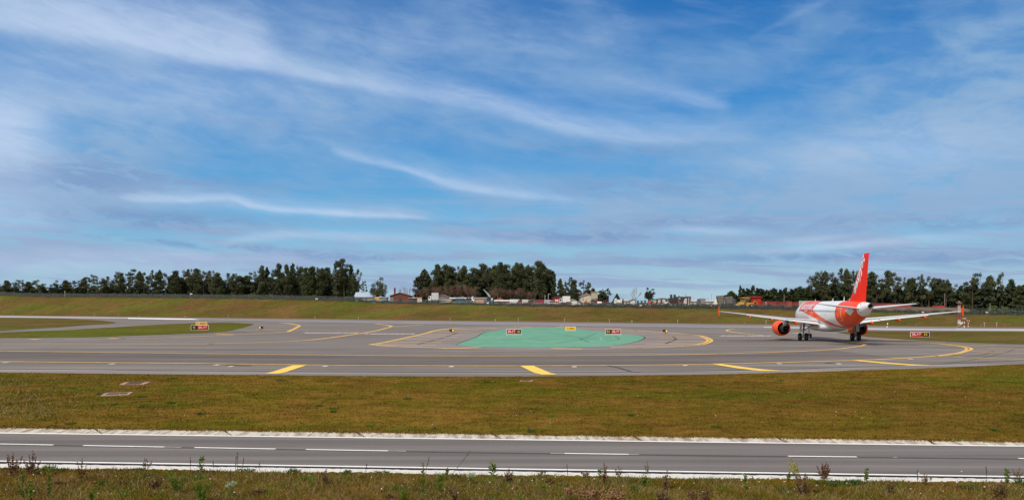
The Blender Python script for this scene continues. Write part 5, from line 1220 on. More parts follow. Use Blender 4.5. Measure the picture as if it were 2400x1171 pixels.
for i in range(4):
    m = MB(); m.cyl((.0 + .05 * i, 0, .38 * i), (.05 + .05 * i, 0, .38 * (i + 1)), .13, n=8); m.build('band', K('post_white2', (.78, .76, .74)) if i % 2 == 0 else K('mast_red', (.42, .04, .03)), r)
bl = [(448, 688.5, 'leftmost'), (742, 700, 'second from the left'), (1143, 709.5, 'third from the left'), (1501.5, 714.8, 'fourth from the left'), (2163, 731, 'left of the mast'), (2313, 731.3, 'right of the mast')]
for px, py, w_ in bl:
    p = at(px, -1.5); m_ = mpp(p); r = empty('fence_board', p, 0, 'small white board on the far fence, %s' % w_, 'sign board', 'white boards on the far fence'); z_ = hgt(p, py)
    m = MB(); m.box((0, 0, z_), (5.5 * m_, .08, 2.4 * m_)); m.build('panel', K('post_white', (.72, .70, .64)), r)
    for s in (-1, 1):
        m = MB(); m.cyl((s * 1.8 * m_, .06, -.1), (s * 1.8 * m_, .06, z_), .04, n=5); m.build('leg', K('post_grey', (.25, .25, .25)), r)
# perimeter fence, in five lengths
def fence(x0, x1, h, label, n):
    a = at(x0, 0); r = empty('wire_fence', a, 0, label, 'fence', 'lengths of the perimeter fence'); P = []
    for i in range(n + 1):
        q = at(x0 + (x1 - x0) * i / n, 0) - a; P.append(q)
    pc = K('fence_post', (.17, .18, .17), rough=.7); wc = K('fence_wire', (.12, .145, .14), rough=.7)
    for q in P:
        m = MB(); m.cyl((0, 0, -.2), (0, 0, h), .035, n=5); m.cyl((0, 0, h), (0, -.35, h + .35), .035, n=5); o = m.build('post', pc, r); o.location = q
    m = MB()
    for i in range(n):
        u, v = P[i], P[i + 1]; d = v - u; k = int(d.length / .3)
        for j in range(7):
            z = h * (j + .3) / 7; s = .018
            m.add([(u.x, u.y, u.z + z - s), (v.x, v.y, v.z + z - s), (v.x, v.y, v.z + z + s), (u.x, u.y, u.z + z + s)], [(0, 1, 2, 3)])
        for j in range(k):
            q = u + d * (j / k); s = .022; m.add([(q.x - s, q.y, q.z), (q.x + s, q.y, q.z), (q.x + s, q.y, q.z + h), (q.x - s, q.y, q.z + h)], [(0, 1, 2, 3)])
    m.build('wire_mesh', wc, r)
fence(-120, 420, 2.3, 'grey wire fence below the low wood at far left', 40)
fence(420, 850, 2.2, 'grey wire fence below the tall wood left of blue-roofed shed', 34)
fence(850, 1300, 2.0, 'grey wire fence in front of the brick house and barns', 34)
fence(1300, 1900, 1.9, 'grey wire fence in front of the tractors and containers', 40)
fence(1900, 2520, 2.1, 'greenish wire fence behind the lattice mast at right', 40)
# ------------------------------------------------------------------ trees
def leafmat(name, a, b):
    t = NT(name); oi = t.n.new('ShaderNodeObjectInfo'); n = t.noise(9, (1, 1, 1), 3, .6)
    c = t.mix(t.st(n, .3, .7), a, b); c = t.mix(t.ma('MULTIPLY', oi.outputs['Random'], .5), c, tuple(x * 1.5 for x in b[:3]) + (1,))
    t.out(c, .75, spec=.2); return t.m
LM_E = leafmat('eucalyptus_leaf', (.030, .038, .018, 1), (.080, .090, .038, 1))
LM_D = leafmat('dense_leaf', (.017, .024, .015, 1), (.040, .053, .026, 1))
LM_P = leafmat('pine_leaf', (.022, .034, .012, 1), (.050, .068, .022, 1))
LM_G = leafmat('bright_leaf', (.06, .085, .016, 1), (.12, .15, .03, 1))
LM_C = leafmat('clipped_leaf', (.018, .055, .018, 1), (.032, .075, .024, 1))
LM_T = leafmat('thuja_leaf', (.12, .075, .02, 1), (.16, .11, .03, 1))
BK = mat('bark_brown', (.085, .065, .05), .95, .3, 6)
BKP = mat('bark_pale', (.22, .18, .15), .95, .3, 6)
TW = mat('twig_brown', (.22, .14, .105), .95, .3, 3); TWP = mat('twig_grey', (.20, .16, .15), .95, .3, 3)
def quads(V, Fc, pts, size, r, flat=.0):
    for p in pts:
        s = size * r.uniform(.6, 1.35); a = Vector((r.gauss(0, 1), r.gauss(0, 1), r.gauss(0, 1) + flat)).normalized()
        b = a.orthogonal().normalized(); b = Matrix.Rotation(r.uniform(0, 6.28), 3, a) @ b; c = a.cross(b); k = len(V)
        V += [p + b * s, p + c * s * .7, p - b * s * .9, p - c * s * .6]; Fc.append((k, k + 1, k + 2, k + 3))
def lobe(V, Fc, c, rx, rz, n, size, r):
    pts = []
    for i in range(n):
        d = Vector((r.gauss(0, 1), r.gauss(0, 1), r.gauss(0, 1))).normalized() * (r.random() ** .4)
        pts.append(Vector((c[0] + d.x * rx, c[1] + d.y * rx, c[2] + d.z * rz)))
    quads(V, Fc, pts, size, r)
def proto(kind, seed):
    r = random.Random(seed); V = []; Fc = []; tr = MB()
    if kind == 'euc':                      # unit height, crown width about .5
        lean = r.uniform(-.03, .03); top = .86
        P = [Vector((lean * t * 2, r.uniform(-.01, .01), top * t)) for t in (0, .3, .6, .85, 1)]
        tr.tube(P, [.016, .013, .010, .006, .003], 7); nb = r.randint(10, 15)
        lobe(V, Fc, (P[-1].x, 0, .93), .055, .065, 120, .013, r)
        for i in range(nb):
            t = .38 + .6 * i / nb + r.uniform(-.03, .03); a = r.uniform(0, 6.28); rad = (.10 + .16 * math.sin(PI * min(1, (t - .2) / .9))) * r.uniform(.5, 1.15)
            b = Vector((lean * t * 2, 0, top * t)); e = b + Vector((math.cos(a) * rad, math.sin(a) * rad, r.uniform(.05, .14)))
            tr.tube([b, b.lerp(e, .5) + Vector((0, 0, -.015)), e], [.006, .004, .002], 5)
            lobe(V, Fc, e, r.uniform(.055, .105), r.uniform(.038, .07), r.randint(110, 190), .0145, r)
            if r.random() < .6: lobe(V, Fc, b.lerp(e, .55) + Vector((r.uniform(-.03, .03), 0, r.uniform(-.04, .05))), .045, .035, 70, .012, r)
    elif kind == 'tall':                   # fuller eucalyptus / pine of the closed wood
        P = [Vector((0, 0, .9 * t)) for t in (0, .5, 1)]; tr.tube(P, [.015, .010, .003], 7)
        for i in range(30):
            t = .22 + .74 * i / 30; a = r.uniform(0, 6.28); prof = math.sin(PI * min(1, (t - .05) ** .8 / .98)) ; rad = .19 * prof * r.uniform(.25, 1.1)
            e = Vector((math.cos(a) * rad, math.sin(a) * rad, t + r.uniform(-.02, .03)))
            tr.cyl((0, 0, t * .9), e, .004, .002, 4); lobe(V, Fc, e, r.uniform(.065, .12), r.uniform(.05, .085), 190, .017, r)
        lobe(V, Fc, (r.uniform(-.02, .02), 0, .94), .04, .07, 90, .012, r)
    elif kind == 'pine':
        tr.tube([(0, 0, 0), (0, 0, .95)], [.014, .003], 7)
        for i in range(34):
            t = .10 + .86 * i / 34; a = r.uniform(0, 6.28); rad = .20 * (1 - t) ** .75 * r.uniform(.4, 1.15) + .01
            e = Vector((math.cos(a) * rad, math.sin(a) * rad, t)); tr.cyl((0, 0, t * .95), e, .004, .002, 4)
            lobe(V, Fc, e, .045 + .06 * (1 - t), .055, 150, .016, r)
        lobe(V, Fc, (0, 0, .97), .014, .05, 40, .010, r)
    elif kind in ('round', 'bush', 'thuja'):
        z0 = .22 if kind == 'round' else 0
        tr.tube([(0, 0, 0), (.02, 0, .35), (-.03, .02, .6)], [.035, .025, .01], 7)
        for k in range(5):
            a = k * 1.25; tr.cyl((.01, 0, .3), (math.cos(a) * .2, math.sin(a) * .2, .6), .012, .005, 5)
        for i in range(34):
            d = Vector((r.gauss(0, 1), r.gauss(0, 1), r.gauss(0, 1))).normalized() * r.uniform(.35, 1)
            zz = (1 + z0) / 2 + d.z * (1 - z0) / 2 * .85; q = .36
            if kind == 'thuja': zz = r.random() ** 1.3; q = .34 * (1 - zz * .75); zz = zz * .92; d.z = 0
            lobe(V, Fc, (d.x * q, d.y * q, zz), r.uniform(.07, .13) * (.6 if kind == 'thuja' else 1), r.uniform(.06, .1), 110, .02, r)
    elif kind == 'cone':
        tr.cyl((0, 0, 0), (0, 0, .1), .03)
        for i in range(10000):
            t = r.random() ** 1.35; rad = (.5 * (1 - t) if t > .28 else .40 + .0 * t) if t > .0 else .4; rad = min(rad, .37 + .25 * t)
            a = r.uniform(0, 6.28); q = r.uniform(.86, 1.0); quads(V, Fc, [Vector((math.cos(a) * rad * q, math.sin(a) * rad * q, t))], .03, r)
    elif kind in ('bare', 'barepale'):
        tr.tube([(0, 0, 0), (0, 0, .5)], [.010, .006], 6)
        def grow(p, d, l, w, dep):
            e = p + d * l; s = d.orthogonal().normalized() * w; s2 = d.cross(s).normalized() * w; k = len(V)
            V.extend([p - s, p + s, e + s * .5, e - s * .5]); Fc.append((k, k + 1, k + 2, k + 3)); k = len(V)
            V.extend([p - s2, p + s2, e + s2 * .5, e - s2 * .5]); Fc.append((k, k + 1, k + 2, k + 3))
            if dep:
                for q in range(r.randint(2, 4)):
                    nd_ = (d + Vector((r.uniform(-.55, .55), r.uniform(-.55, .55), r.uniform(.0, .45)))).normalized(); grow(p + d * l * r.uniform(.45, 1), nd_, l * r.uniform(.55, .8), w * .62, dep - 1)
        for i in range(15 if kind == 'bare' else 7):
            a = r.uniform(0, 6.28); grow(Vector((0, 0, r.uniform(.12, .45))), Vector((math.cos(a) * .55, math.sin(a) * .55, 1.1)).normalized(), .24, .0036, 4)
    elif kind == 'dead':
        def g2(p, d, l, w, dep):
            e = p + d * l; tr.cyl(p, e, w, w * .6, 5)
            if dep:
                for q in range(3): g2(p + d * l * r.uniform(.5, 1), (d + Vector((r.uniform(-.8, .8), r.uniform(-.8, .8), r.uniform(.0, .3)))).normalized(), l * r.uniform(.55, .85), w * .55, dep - 1)
        tr.cyl((0, 0, 0), (0, 0, .3), .03, .022, 8)
        for q in ((-.5, .2, 1), (.1, 0, 1.2), (-.9, 0, .5), (.7, .2, .5)): g2(Vector((0, 0, .28)), Vector(q).normalized(), .3, .016, 3)
    lm = {'euc': LM_E, 'tall': LM_E, 'pine': LM_P, 'round': LM_D, 'bush': LM_D, 'thuja': LM_T, 'cone': LM_C, 'bare': TW, 'barepale': TWP}.get(kind)
    crown = None
    if V:
        crown = bpy.data.meshes.new(kind + '_crown'); crown.from_pydata([tuple(v) for v in V], [], Fc); crown.update(); crown.materials.append(lm)
    return tr.mesh(kind + '_trunk', BKP if kind in ('barepale', 'dead') else BK), crown
PR = {k: [proto(k, 100 + 17 * i + len(k)) for i in range(n)] for k, n in (('euc', 7), ('tall', 7), ('pine', 4), ('round', 2), ('bush', 3), ('thuja', 1), ('cone', 1), ('bare', 4), ('barepale', 3), ('dead', 1))}
NM = {'euc': ('eucalyptus_tree', 'tree'), 'tall': ('tall_tree', 'tree'), 'pine': ('pine_tree', 'tree'), 'round': ('round_tree', 'tree'), 'bush': ('bush', 'bush'), 'thuja': ('conical_bush', 'bush'), 'cone': ('clipped_tree', 'tree'), 'bare': ('bare_tree', 'tree'), 'barepale': ('bare_tree', 'tree'), 'dead': ('bare_tree', 'tree')}
tr_r = random.Random(11)
def tree(kind, px, ytop, wpx, extra, label, group=None, leaf=None):
    p = at(px, extra); h = hgt(p, ytop); w = wpx * mpp(p)
    un = {'euc': .50, 'tall': .46, 'pine': .42, 'round': .86, 'bush': .86, 'thuja': .75, 'cone': .78, 'bare': .6, 'barepale': .5, 'dead': .95}[kind]
    nm, cat = NM[kind]; r = empty(nm, (p.x, p.y, p.z - .1), tr_r.uniform(0, 6.28) if kind != 'dead' else 0, label, cat, group, (w / un, w / un, h / .985))
    t, c = tr_r.choice(PR[kind]); o = bpy.data.objects.new('trunk', t); C.objects.link(o); o.parent = r
    if c:
        o = bpy.data.objects.new('crown' if kind not in ('bare', 'barepale') else 'branches', c); C.objects.link(o); o.parent = r
        if leaf: o.material_slots[0].link = 'OBJECT'; o.material_slots[0].material = leaf
    return r
def wood(lst, kinds, wp, extra, fmt, group):
    lst = sorted(lst)
    for i, (x, y) in enumerate(lst):
        k = kinds[i % len(kinds)]; tree(k, x, y, wp * tr_r.uniform(.85, 1.2), extra + tr_r.uniform(0, 16), fmt % ordn(i + 1), group)
W1 = [(15, 657), (33, 661), (52, 655), (67, 660), (89, 655), (106, 664), (155, 657), (171, 657), (184, 657), (198, 650), (214, 642), (226, 649), (244, 655), (255, 647), (272, 635), (285, 640), (297, 640), (314, 629.5), (328, 637), (338, 637), (356, 632), (373, 634), (389, 639), (-12, 660), (-35, 655)]
W2 = [(413, 635), (432, 632), (447.5, 629.5), (461, 628.5), (477, 634), (498.6, 633.4), (508, 638), (532, 639), (551.6, 640), (561, 645), (581, 645), (597, 635)]
W3 = [(613.5, 622.6), (626, 625.5), (638, 629.5), (654, 618.7), (672, 617.7), (685, 617), (694, 621.6), (705, 626.5), (716.6, 627.5), (728.5, 624.5), (744, 625.5), (754, 629.5), (768, 627.5), (823, 619), (836.5, 629.5)]
W4 = [(982.5, 647.5), (996, 632.5), (1012, 637), (1026, 620), (1045, 618.7), (1055, 622.5), (1074, 623), (1087.5, 625), (1111.7, 629), (1132, 619), (1143, 625), (1161, 623), (1173, 615.8), (1184.5, 620.6), (1197, 619.8), (1210, 617.4), (1222.5, 615.8), (1238, 619.8), (1254, 611.9), (1264, 613), (1274, 621), (1284, 631.7)]
W5 = [(1298.5, 649), (1312.7, 653.8), (1325, 658.6), (1337, 648.3), (1346, 655), (1366.6, 655.4), (1377.7, 660), (1390, 676), (1404.6, 680.7), (1412.5, 676)]
W6 = [(1701, 690), (1711, 688), (1722, 686.5), (1742, 674.6), (1752, 674.6), (1764, 668), (1775.7, 673.8), (1785, 675.4), (1796, 678), (1807, 677), (1815, 673.8), (1828, 677), (1841, 673), (1856, 676), (1866, 674), (1874, 670), (1882, 674), (1893, 671)]
W7 = [(1903, 646), (1923.5, 634), (1934, 634), (1954.5, 637), (1970, 628), (1985.5, 631.7), (1998, 633), (2009, 634), (2042, 635.5), (2055, 642), (2068, 652), (2081, 635.5), (2099, 636.8), (2120, 648.5), (2138, 652), (2161, 640.7), (2176.7, 646), (2200, 653.6), (2218, 653.6), (2241, 665), (2266.6, 669), (2278.6, 649), (2295, 638), (2321.6, 644), (2350, 637), (2374, 671.8), (2388.6, 667), (2405, 674), (2425, 668), (2450, 660)]
wood(W1, ['euc', 'euc', 'tall'], 27, 18, '%s dark eucalyptus from the left in the low wood at far left', 'trees of the low wood at far left')
wood(W2, ['tall', 'euc', 'euc'], 32, 18, '%s dark tree from the left in middle stretch of the left wood', 'trees in the middle of the left wood')
wood(W3, ['tall', 'pine', 'euc', 'tall'], 27, 18, '%s tall dark tree from the left, in wood ending at blue-roofed shed', 'tall trees left of the blue-roofed shed')
wood(W4, ['tall', 'tall', 'euc', 'tall'], 36, 62, '%s tall dark tree from the left, in central wood behind the barns', 'tall trees of the central wood')
wood(W5, ['euc', 'tall', 'euc'], 20, 60, '%s thinner tree from the left, near the beige house', 'thin trees around the beige house')
wood(W6, ['pine'], 27, 34, '%s young green pine from the left, behind the red containers', 'young pines behind the red containers')
wood(W7, ['euc', 'euc', 'tall'], 34, 40, '%s tall eucalyptus from the left, in the wood behind the airliner', 'eucalyptus trees behind the airliner')
tree('bush', 128, 653, 34, 14, 'broad dense dark round tree in low wood at far left', leaf=LM_D)
tree('euc', 788, 609, 26, 22, 'tallest narrow eucalyptus left of the arched one above blue-roofed shed')
tree('tall', 800, 628, 44, 30, 'full dark tree under the arching eucalyptus of left wood')
tree('euc', 808, 605, 46, 24, 'tallest eucalyptus of left wood with arching open crown')
tree('tall', 733.7 + 1000 * 0, 624, 22, 26, 'slim dark tree standing a little behind the tall left wood')
tree('tall', 1735, 669, 12, 44, 'slim dead-topped tree rising above left end of young pines')
tree('euc', 850, 657.5, 17, 16, 'small eucalyptus at right edge of the left wood, over the shed')
tree('bush', 886, 644, 52, 16, 'lone rounded eucalyptus between the shed and the brick house', leaf=LM_E)
tree('euc', 1427, 674, 14, 30, 'lone thin eucalyptus left of the clipped cone tree')
tree('cone', 1446, 687.5, 26, 24, 'clipped dark green cone-shaped tree in the yard')
tree('thuja', 1460, 698, 11, 8, 'small brownish conical bush right of white pickup lorry')
tree('dead', 1490, 667, 27, 22, 'bare grey tree with spreading branches left of round dark tree')
tree('round', 1520, 671, 34, 16, 'dark round-crowned tree standing alone above the tractors')
tree('bush', 1588, 689.5, 24, 34, 'grey-green domed bush behind the dark lorries')
tree('bush', 1216, 686, 22, 14, 'dark green bushy tree in front of the bare brown trees')
tree('bush', 1343, 668, 42, 30, 'broad very dark brown tree left of the beige house')
tree('bush', 2326, 710, 26, 12, 'bright green round bush by the fence, left of two', leaf=LM_G)
tree('bush', 2352, 715, 29, 12, 'bright green round bush by the fence, right of two', leaf=LM_G)
tree('bush', 463, 660, 26, 12, 'rounded olive bush-like tree in front of the left wood', leaf=LM_P)
tree('bush', 516, 665, 30, 12, 'olive bush beneath left wood, right of the rounded olive one', leaf=LM_P)
tree('bush', 590, 684, 34, 8, 'bright green low shrub at foot of the left wood', leaf=LM_G)
tree('bush', 620, 687, 40, 8, 'broad mid-green low shrub at foot of tall left wood', leaf=LM_P)
tree('bush', 822, 690, 30, 6, 'dark green shrub touching left end of blue-roofed shed', leaf=LM_P)
tree('bush', 263, 684, 18, 6, 'yellowish brown low shrub in front of low left wood', leaf=LM_T)
bx = [1005, 1022, 1038, 1052, 1068, 1082, 1098, 1112, 1158, 1172, 1188, 1202, 1218, 1234, 1248]
by = [668, 664, 668, 662, 665, 660, 662, 666, 670, 668, 672, 674, 668, 676, 680]
for i, (x, y) in enumerate(zip(bx, by)): tree('bare', x, y, 34, 48 + (i % 3) * 3, '%s leafless red-brown tree from left, before the central wood' % ordn(i + 1), 'leafless trees in front of the central wood')
for i, (x, y) in enumerate(((936, 668), (948, 664), (958, 666), (968, 665), (977, 668))): tree('barepale', x, y, 13, 30, '%s thin pale leafless tree from left, behind the brick house' % ordn(i + 1), 'pale leafless trees behind the brick house')
tree('bare', 990, 672, 22, 34, 'dense brown leafless tree beside the white and orange board')
# second rows that close the gaps
def back(lst, extra, dy, wp, kinds, label, group):
    for i in range(len(lst) - 1):
        for f in ((.5,) if lst[i + 1][0] - lst[i][0] < 22 else (.33, .66)):
            x = lst[i][0] * (1 - f) + lst[i + 1][0] * f; y = max(lst[i][1], lst[i + 1][1]) + dy + tr_r.uniform(0, 7)
            tree(tr_r.choice(kinds), x, y, wp, extra + tr_r.uniform(0, 10), label, group)
back(sorted(W1 + [(128, 655)]), 46, 19, 24, ['tall', 'euc'], 'dark tree of the second row, half hidden in low wood at far left', 'second row of the low left wood')
back(sorted(W2), 46, 15, 28, ['tall'], 'dark tree of the second row, half hidden in middle left wood', 'second row of the middle left wood')
back(sorted(W3 + [(788, 630), (808, 632)]), 46, 18, 26, ['tall'], 'dark tree of the second row behind tall trees by blue-roofed shed', 'second row of the tall left wood')
back(sorted(W4), 88, 12, 30, ['tall'], 'dark tree of the second row, half hidden in the central wood', 'second row of the central wood')
back(sorted(W6), 52, 5, 24, ['pine', 'tall'], 'dark tree of the second row behind the young pines', 'second row behind the young pines')
back([(x, max(y, 662)) for x, y in sorted(W7)], 62, 16, 32, ['tall'], 'dark tree of the second row behind the eucalyptus wood at right', 'second row of the right wood')
# undergrowth closing the feet of the woods (nobody could count it)
def under(name, x0, x1, extra, ytopf, n, m_, label, size=.5, depth=8):
    if name == 'undergrowth': size *= 1.5
    V = []; Fc = []; r = random.Random(int(x0))
    for i in range(n):
        x = r.uniform(x0, x1); p = at(x, extra + r.uniform(0, depth)); h = max(.3, hgt(p, ytopf(x))) * (1 + .22 * math.sin(x * .21) + .15 * math.sin(x * .077 + 1)); z = p.z + h * r.random() ** .8
        quads(V, Fc, [Vector((p.x, p.y, z))], size, r)
    me = bpy.data.meshes.new(name); me.from_pydata([tuple(v) for v in V], [], Fc); me.update(); me.materials.append(m_)
    o = bpy.data.objects.new(name, me); C.objects.link(o); tag(o, label, 'undergrowth', None, 'stuff')
under('undergrowth', -60, 400, 30, lambda x: 677, 13000, LM_D, 'dark undergrowth filling the foot of the low left wood', .7, 14)
under('undergrowth', 395, 840, 30, lambda x: 662, 18000, LM_D, 'dark undergrowth filling the foot of the tall left wood', .7, 14)
under('undergrowth', 985, 1300, 72, lambda x: 652, 15000, LM_D, 'dark undergrowth filling the foot of the central wood', .7, 14)
under('undergrowth', 1298, 1425, 66, lambda x: 690, 2600, LM_D, 'dark undergrowth around the thin trees by beige house', .5, 8)
under('undergrowth', 1694, 1900, 38, lambda x: 692, 7000, LM_P, 'green undergrowth below the young pines', .45, 10)
under('undergrowth', 1895, 2470, 44, lambda x: 676, 15000, LM_D, 'dark undergrowth below eucalyptus wood at right', .55, 12)
LM_H = leafmat('hedge_leaf', (.036, .044, .034, 1), (.07, .078, .055, 1))
under('hedge', 840, 1300, 1.5, lambda x: interp(x, [(840, 702), (900, 705), (1000, 708.5), (1180, 710.5), (1300, 712.5)]), 12000, LM_H, 'dark grey-green hedge along the central wire fence', .22, 2.5)
under('hedge', 1300, 1900, 1.5, lambda x: interp(x, [(1300, 712.5), (1450, 713.2), (1600, 713.8), (1780, 715.5), (1900, 717)]), 18000, LM_H, 'grey-green hedge along fence before tractors and containers', .22, 2.5)
under('hedge', 1900, 2230, 1.5, lambda x: interp(x, [(1900, 722), (2230, 729)]), 7000, LM_H, 'grey-green hedge along fence below the earth berm', .22, 2.5)
under('hedge', 2225, 2480, 1.5, lambda x: 728, 4000, leafmat('hedge_leaf_green', (.02, .04, .03, 1), (.05, .08, .05, 1)), 'dark green hedge behind fence at far right', .25, 2.5)
under('hedge', -120, 850, 1.5, lambda x: interp(x, [(0, 686.5), (420, 691), (600, 693), (850, 698)]), 9000, LM_H, 'thin dark hedge along fence below the left wood', .25, 3)

# ------------------------------------------------------------------ grass blades and weeds
def sm(x, y, s=1.0): return .5 + .25 * (math.sin(x * .9 * s + 1.3 * math.sin(y * .7 * s)) + math.sin(y * 1.3 * s + 1.7 * math.sin(x * .53 * s)))
B_M = [mat('blade_brown', (.19, .095, .02), .9, .2, 3, spec=.05), mat('blade_olive', (.155, .115, .012), .9, .2, 3, spec=.05), mat('blade_green', (.085, .135, .012), .9, .2, 3, spec=.05), mat('blade_straw', (.28, .20, .10), .9, .2, 3), mat('blade_dark', (.08, .06, .016), .9, .2, 3)]
def blades(name, n, sampler, h0, h1, w0, label, bias=(.42, .30, .12, .08, .08), lead=None):
    r = np.random.RandomState(len(name) + n); P = sampler(r, n); n = len(P)
    x, y = P[:, 0], P[:, 1]; h = r.uniform(h0, h1, n) * (.5 + .5 * r.rand(n)) * (.75 + .6 * (.5 + .5 * np.sin(x * 2.3 + 2 * np.sin(y * 1.7)))); a = r.uniform(0, PI, n); w = w0 * r.uniform(.6, 1.4, n)
    lx, ly = r.normal(0, .6, n) * h, r.normal(0, .35, n) * h
    V = np.zeros((n, 3, 3)); V[:, 0] = np.stack([x - np.cos(a) * w, y - np.sin(a) * w, np.full(n, .03)], 1); V[:, 1] = np.stack([x + np.cos(a) * w, y + np.sin(a) * w, np.full(n, .03)], 1); V[:, 2] = np.stack([x + lx, y + ly, h + .03], 1)
    me = bpy.data.meshes.new(name); me.vertices.add(3 * n); me.vertices.foreach_set('co', V.ravel()); me.loops.add(3 * n); me.loops.foreach_set('vertex_index', np.arange(3 * n, dtype=np.int32))
    me.polygons.add(n); me.polygons.foreach_set('loop_start', np.arange(0, 3 * n, 3, dtype=np.int32)); 
    for i_, m_ in enumerate(B_M): me.materials.append(lead if (lead and i_ < 2) else m_)
    f = .5 + .25 * (np.sin(x * .35 + 1.3 * np.sin(y * .5)) + np.sin(y * .8 + 1.7 * np.sin(x * .23)))
    g = .5 + .5 * np.sin(x * 1.9 + 2.1 * np.sin(y * 1.4)); u = r.rand(n); c = np.cumsum(bias)
    idx = np.searchsorted(c, np.clip(u * (1 - .35 * f) + .28 * f * g, 0, .999)); me.polygons.foreach_set('material_index', idx.astype(np.int32))
    me.update(calc_edges=True); me.validate(); o = bpy.data.objects.new(name, me); C.objects.link(o); tag(o, label, 'grass', None, 'stuff'); return o
def samp_px(ylo, yhi, m=0):
    # uniform on the ground between two photo rows given as functions of the column
    def f(r, n):
        out = []
        d0, d1 = D(max(yhi(0), yhi(2400)) + 6), D(min(ylo(0), ylo(2400), ylo(1200)) - 1)
        while len(out) < n:
            d = np.sqrt(r.uniform(d0 * d0, d1 * d1, 4 * n)); k = r.uniform(-.72, .72, 4 * n); px = CX + F * k; py = HY + F * HC / d
            lo = np.interp(px, [p for p in range(-300, 2701, 100)], [ylo(p) for p in range(-300, 2701, 100)]); hi = np.interp(px, [p for p in range(-300, 2701, 100)], [yhi(p) for p in range(-300, 2701, 100)])
            ok = (py > lo) & (py < hi); out += list(np.stack([k * d, d], 1)[ok])
        return np.array(out[:n])
    return f
lowf = lambda x: interp(x, low)
blades('field_grass', 150000, samp_px(lambda x: lowf(x) + .3, lambda x: ln(x, 1003.5, 1037.5)), .03, .09, .022, 'short brown and olive grass between taxiway and service road', (.50, .46, .02, .02, .0), M_BLADE)
blades('bank_grass', 150000, samp_px(lambda x: ln(x, 1102, 1139), lambda x: 1195), .03, .11, .010, 'brown and green grass on the near bank below the road', (.40, .24, .07, .25, .04), M_BLADE)
blades('tall_dry_grass', 15000, samp_px(lambda x: ln(x, 1104, 1141), lambda x: 1195), .12, .32, .006, 'taller dry stalks standing through the near bank', (.2, .15, .2, .4, .05))
blades('kerb_grass', 9000, samp_px(lambda x: ln(x, 1098, 1135), lambda x: ln(x, 1103, 1140)), .03, .12, .012, 'ragged grass tufts lapping over the white kerb', (.28, .32, .26, .08, .06))
blades('verge_grass', 14000, samp_px(lambda x: ln(x, 1001.5, 1035.5), lambda x: ln(x, 1006.5, 1040.3)), .05, .13, .03, 'ragged brown grass edge above the concrete gutter', (.5, .25, .07, .1, .08))
blades('far_grass', 60000, samp_px(lambda x: 774.5 if x > 1980 else 760, lambda x: 800), .05, .14, .09, 'short grass on the islands beside the runway', (.40, .38, .14, .04, .04)) if 0 else None

DK = mat('dock_rust', (.16, .075, .030), .9, .3, 8); DKD = mat('dock_dark', (.085, .050, .026), .9, .3, 8); LG = mat('weed_green', (.095, .15, .010), .8, .3, 8); LGD = mat('weed_dark_green', (.040, .082, .008), .8, .3, 8)
LY = mat('weed_yellow', (.36, .34, .06), .8, .2, 8); LS = mat('weed_straw', (.36, .20, .11), .9, .3, 8); LP = mat('weed_pale', (.30, .38, .24), .85, .2, 8); OF = mat('flower_orange', (.65, .19, .02), .7, .2, 8); ST = mat('weed_stem', (.13, .075, .035), .9, .2, 8); GS = mat('weed_green_stem', (.08, .13, .03), .9, .2, 8); LB = mat('weed_brown', (.17, .105, .050), .9, .3, 8)
wr = random.Random(23)
def leafq(V, Fc, p, d, l, w):
    d = d.normalized(); s = d.orthogonal().normalized(); s = Matrix.Rotation(wr.uniform(0, 6.28), 3, d) @ s; k = len(V)
    V += [p, p + d * l * .5 + s * w, p + d * l, p + d * l * .5 - s * w]; Fc.append((k, k + 1, k + 2, k + 3))
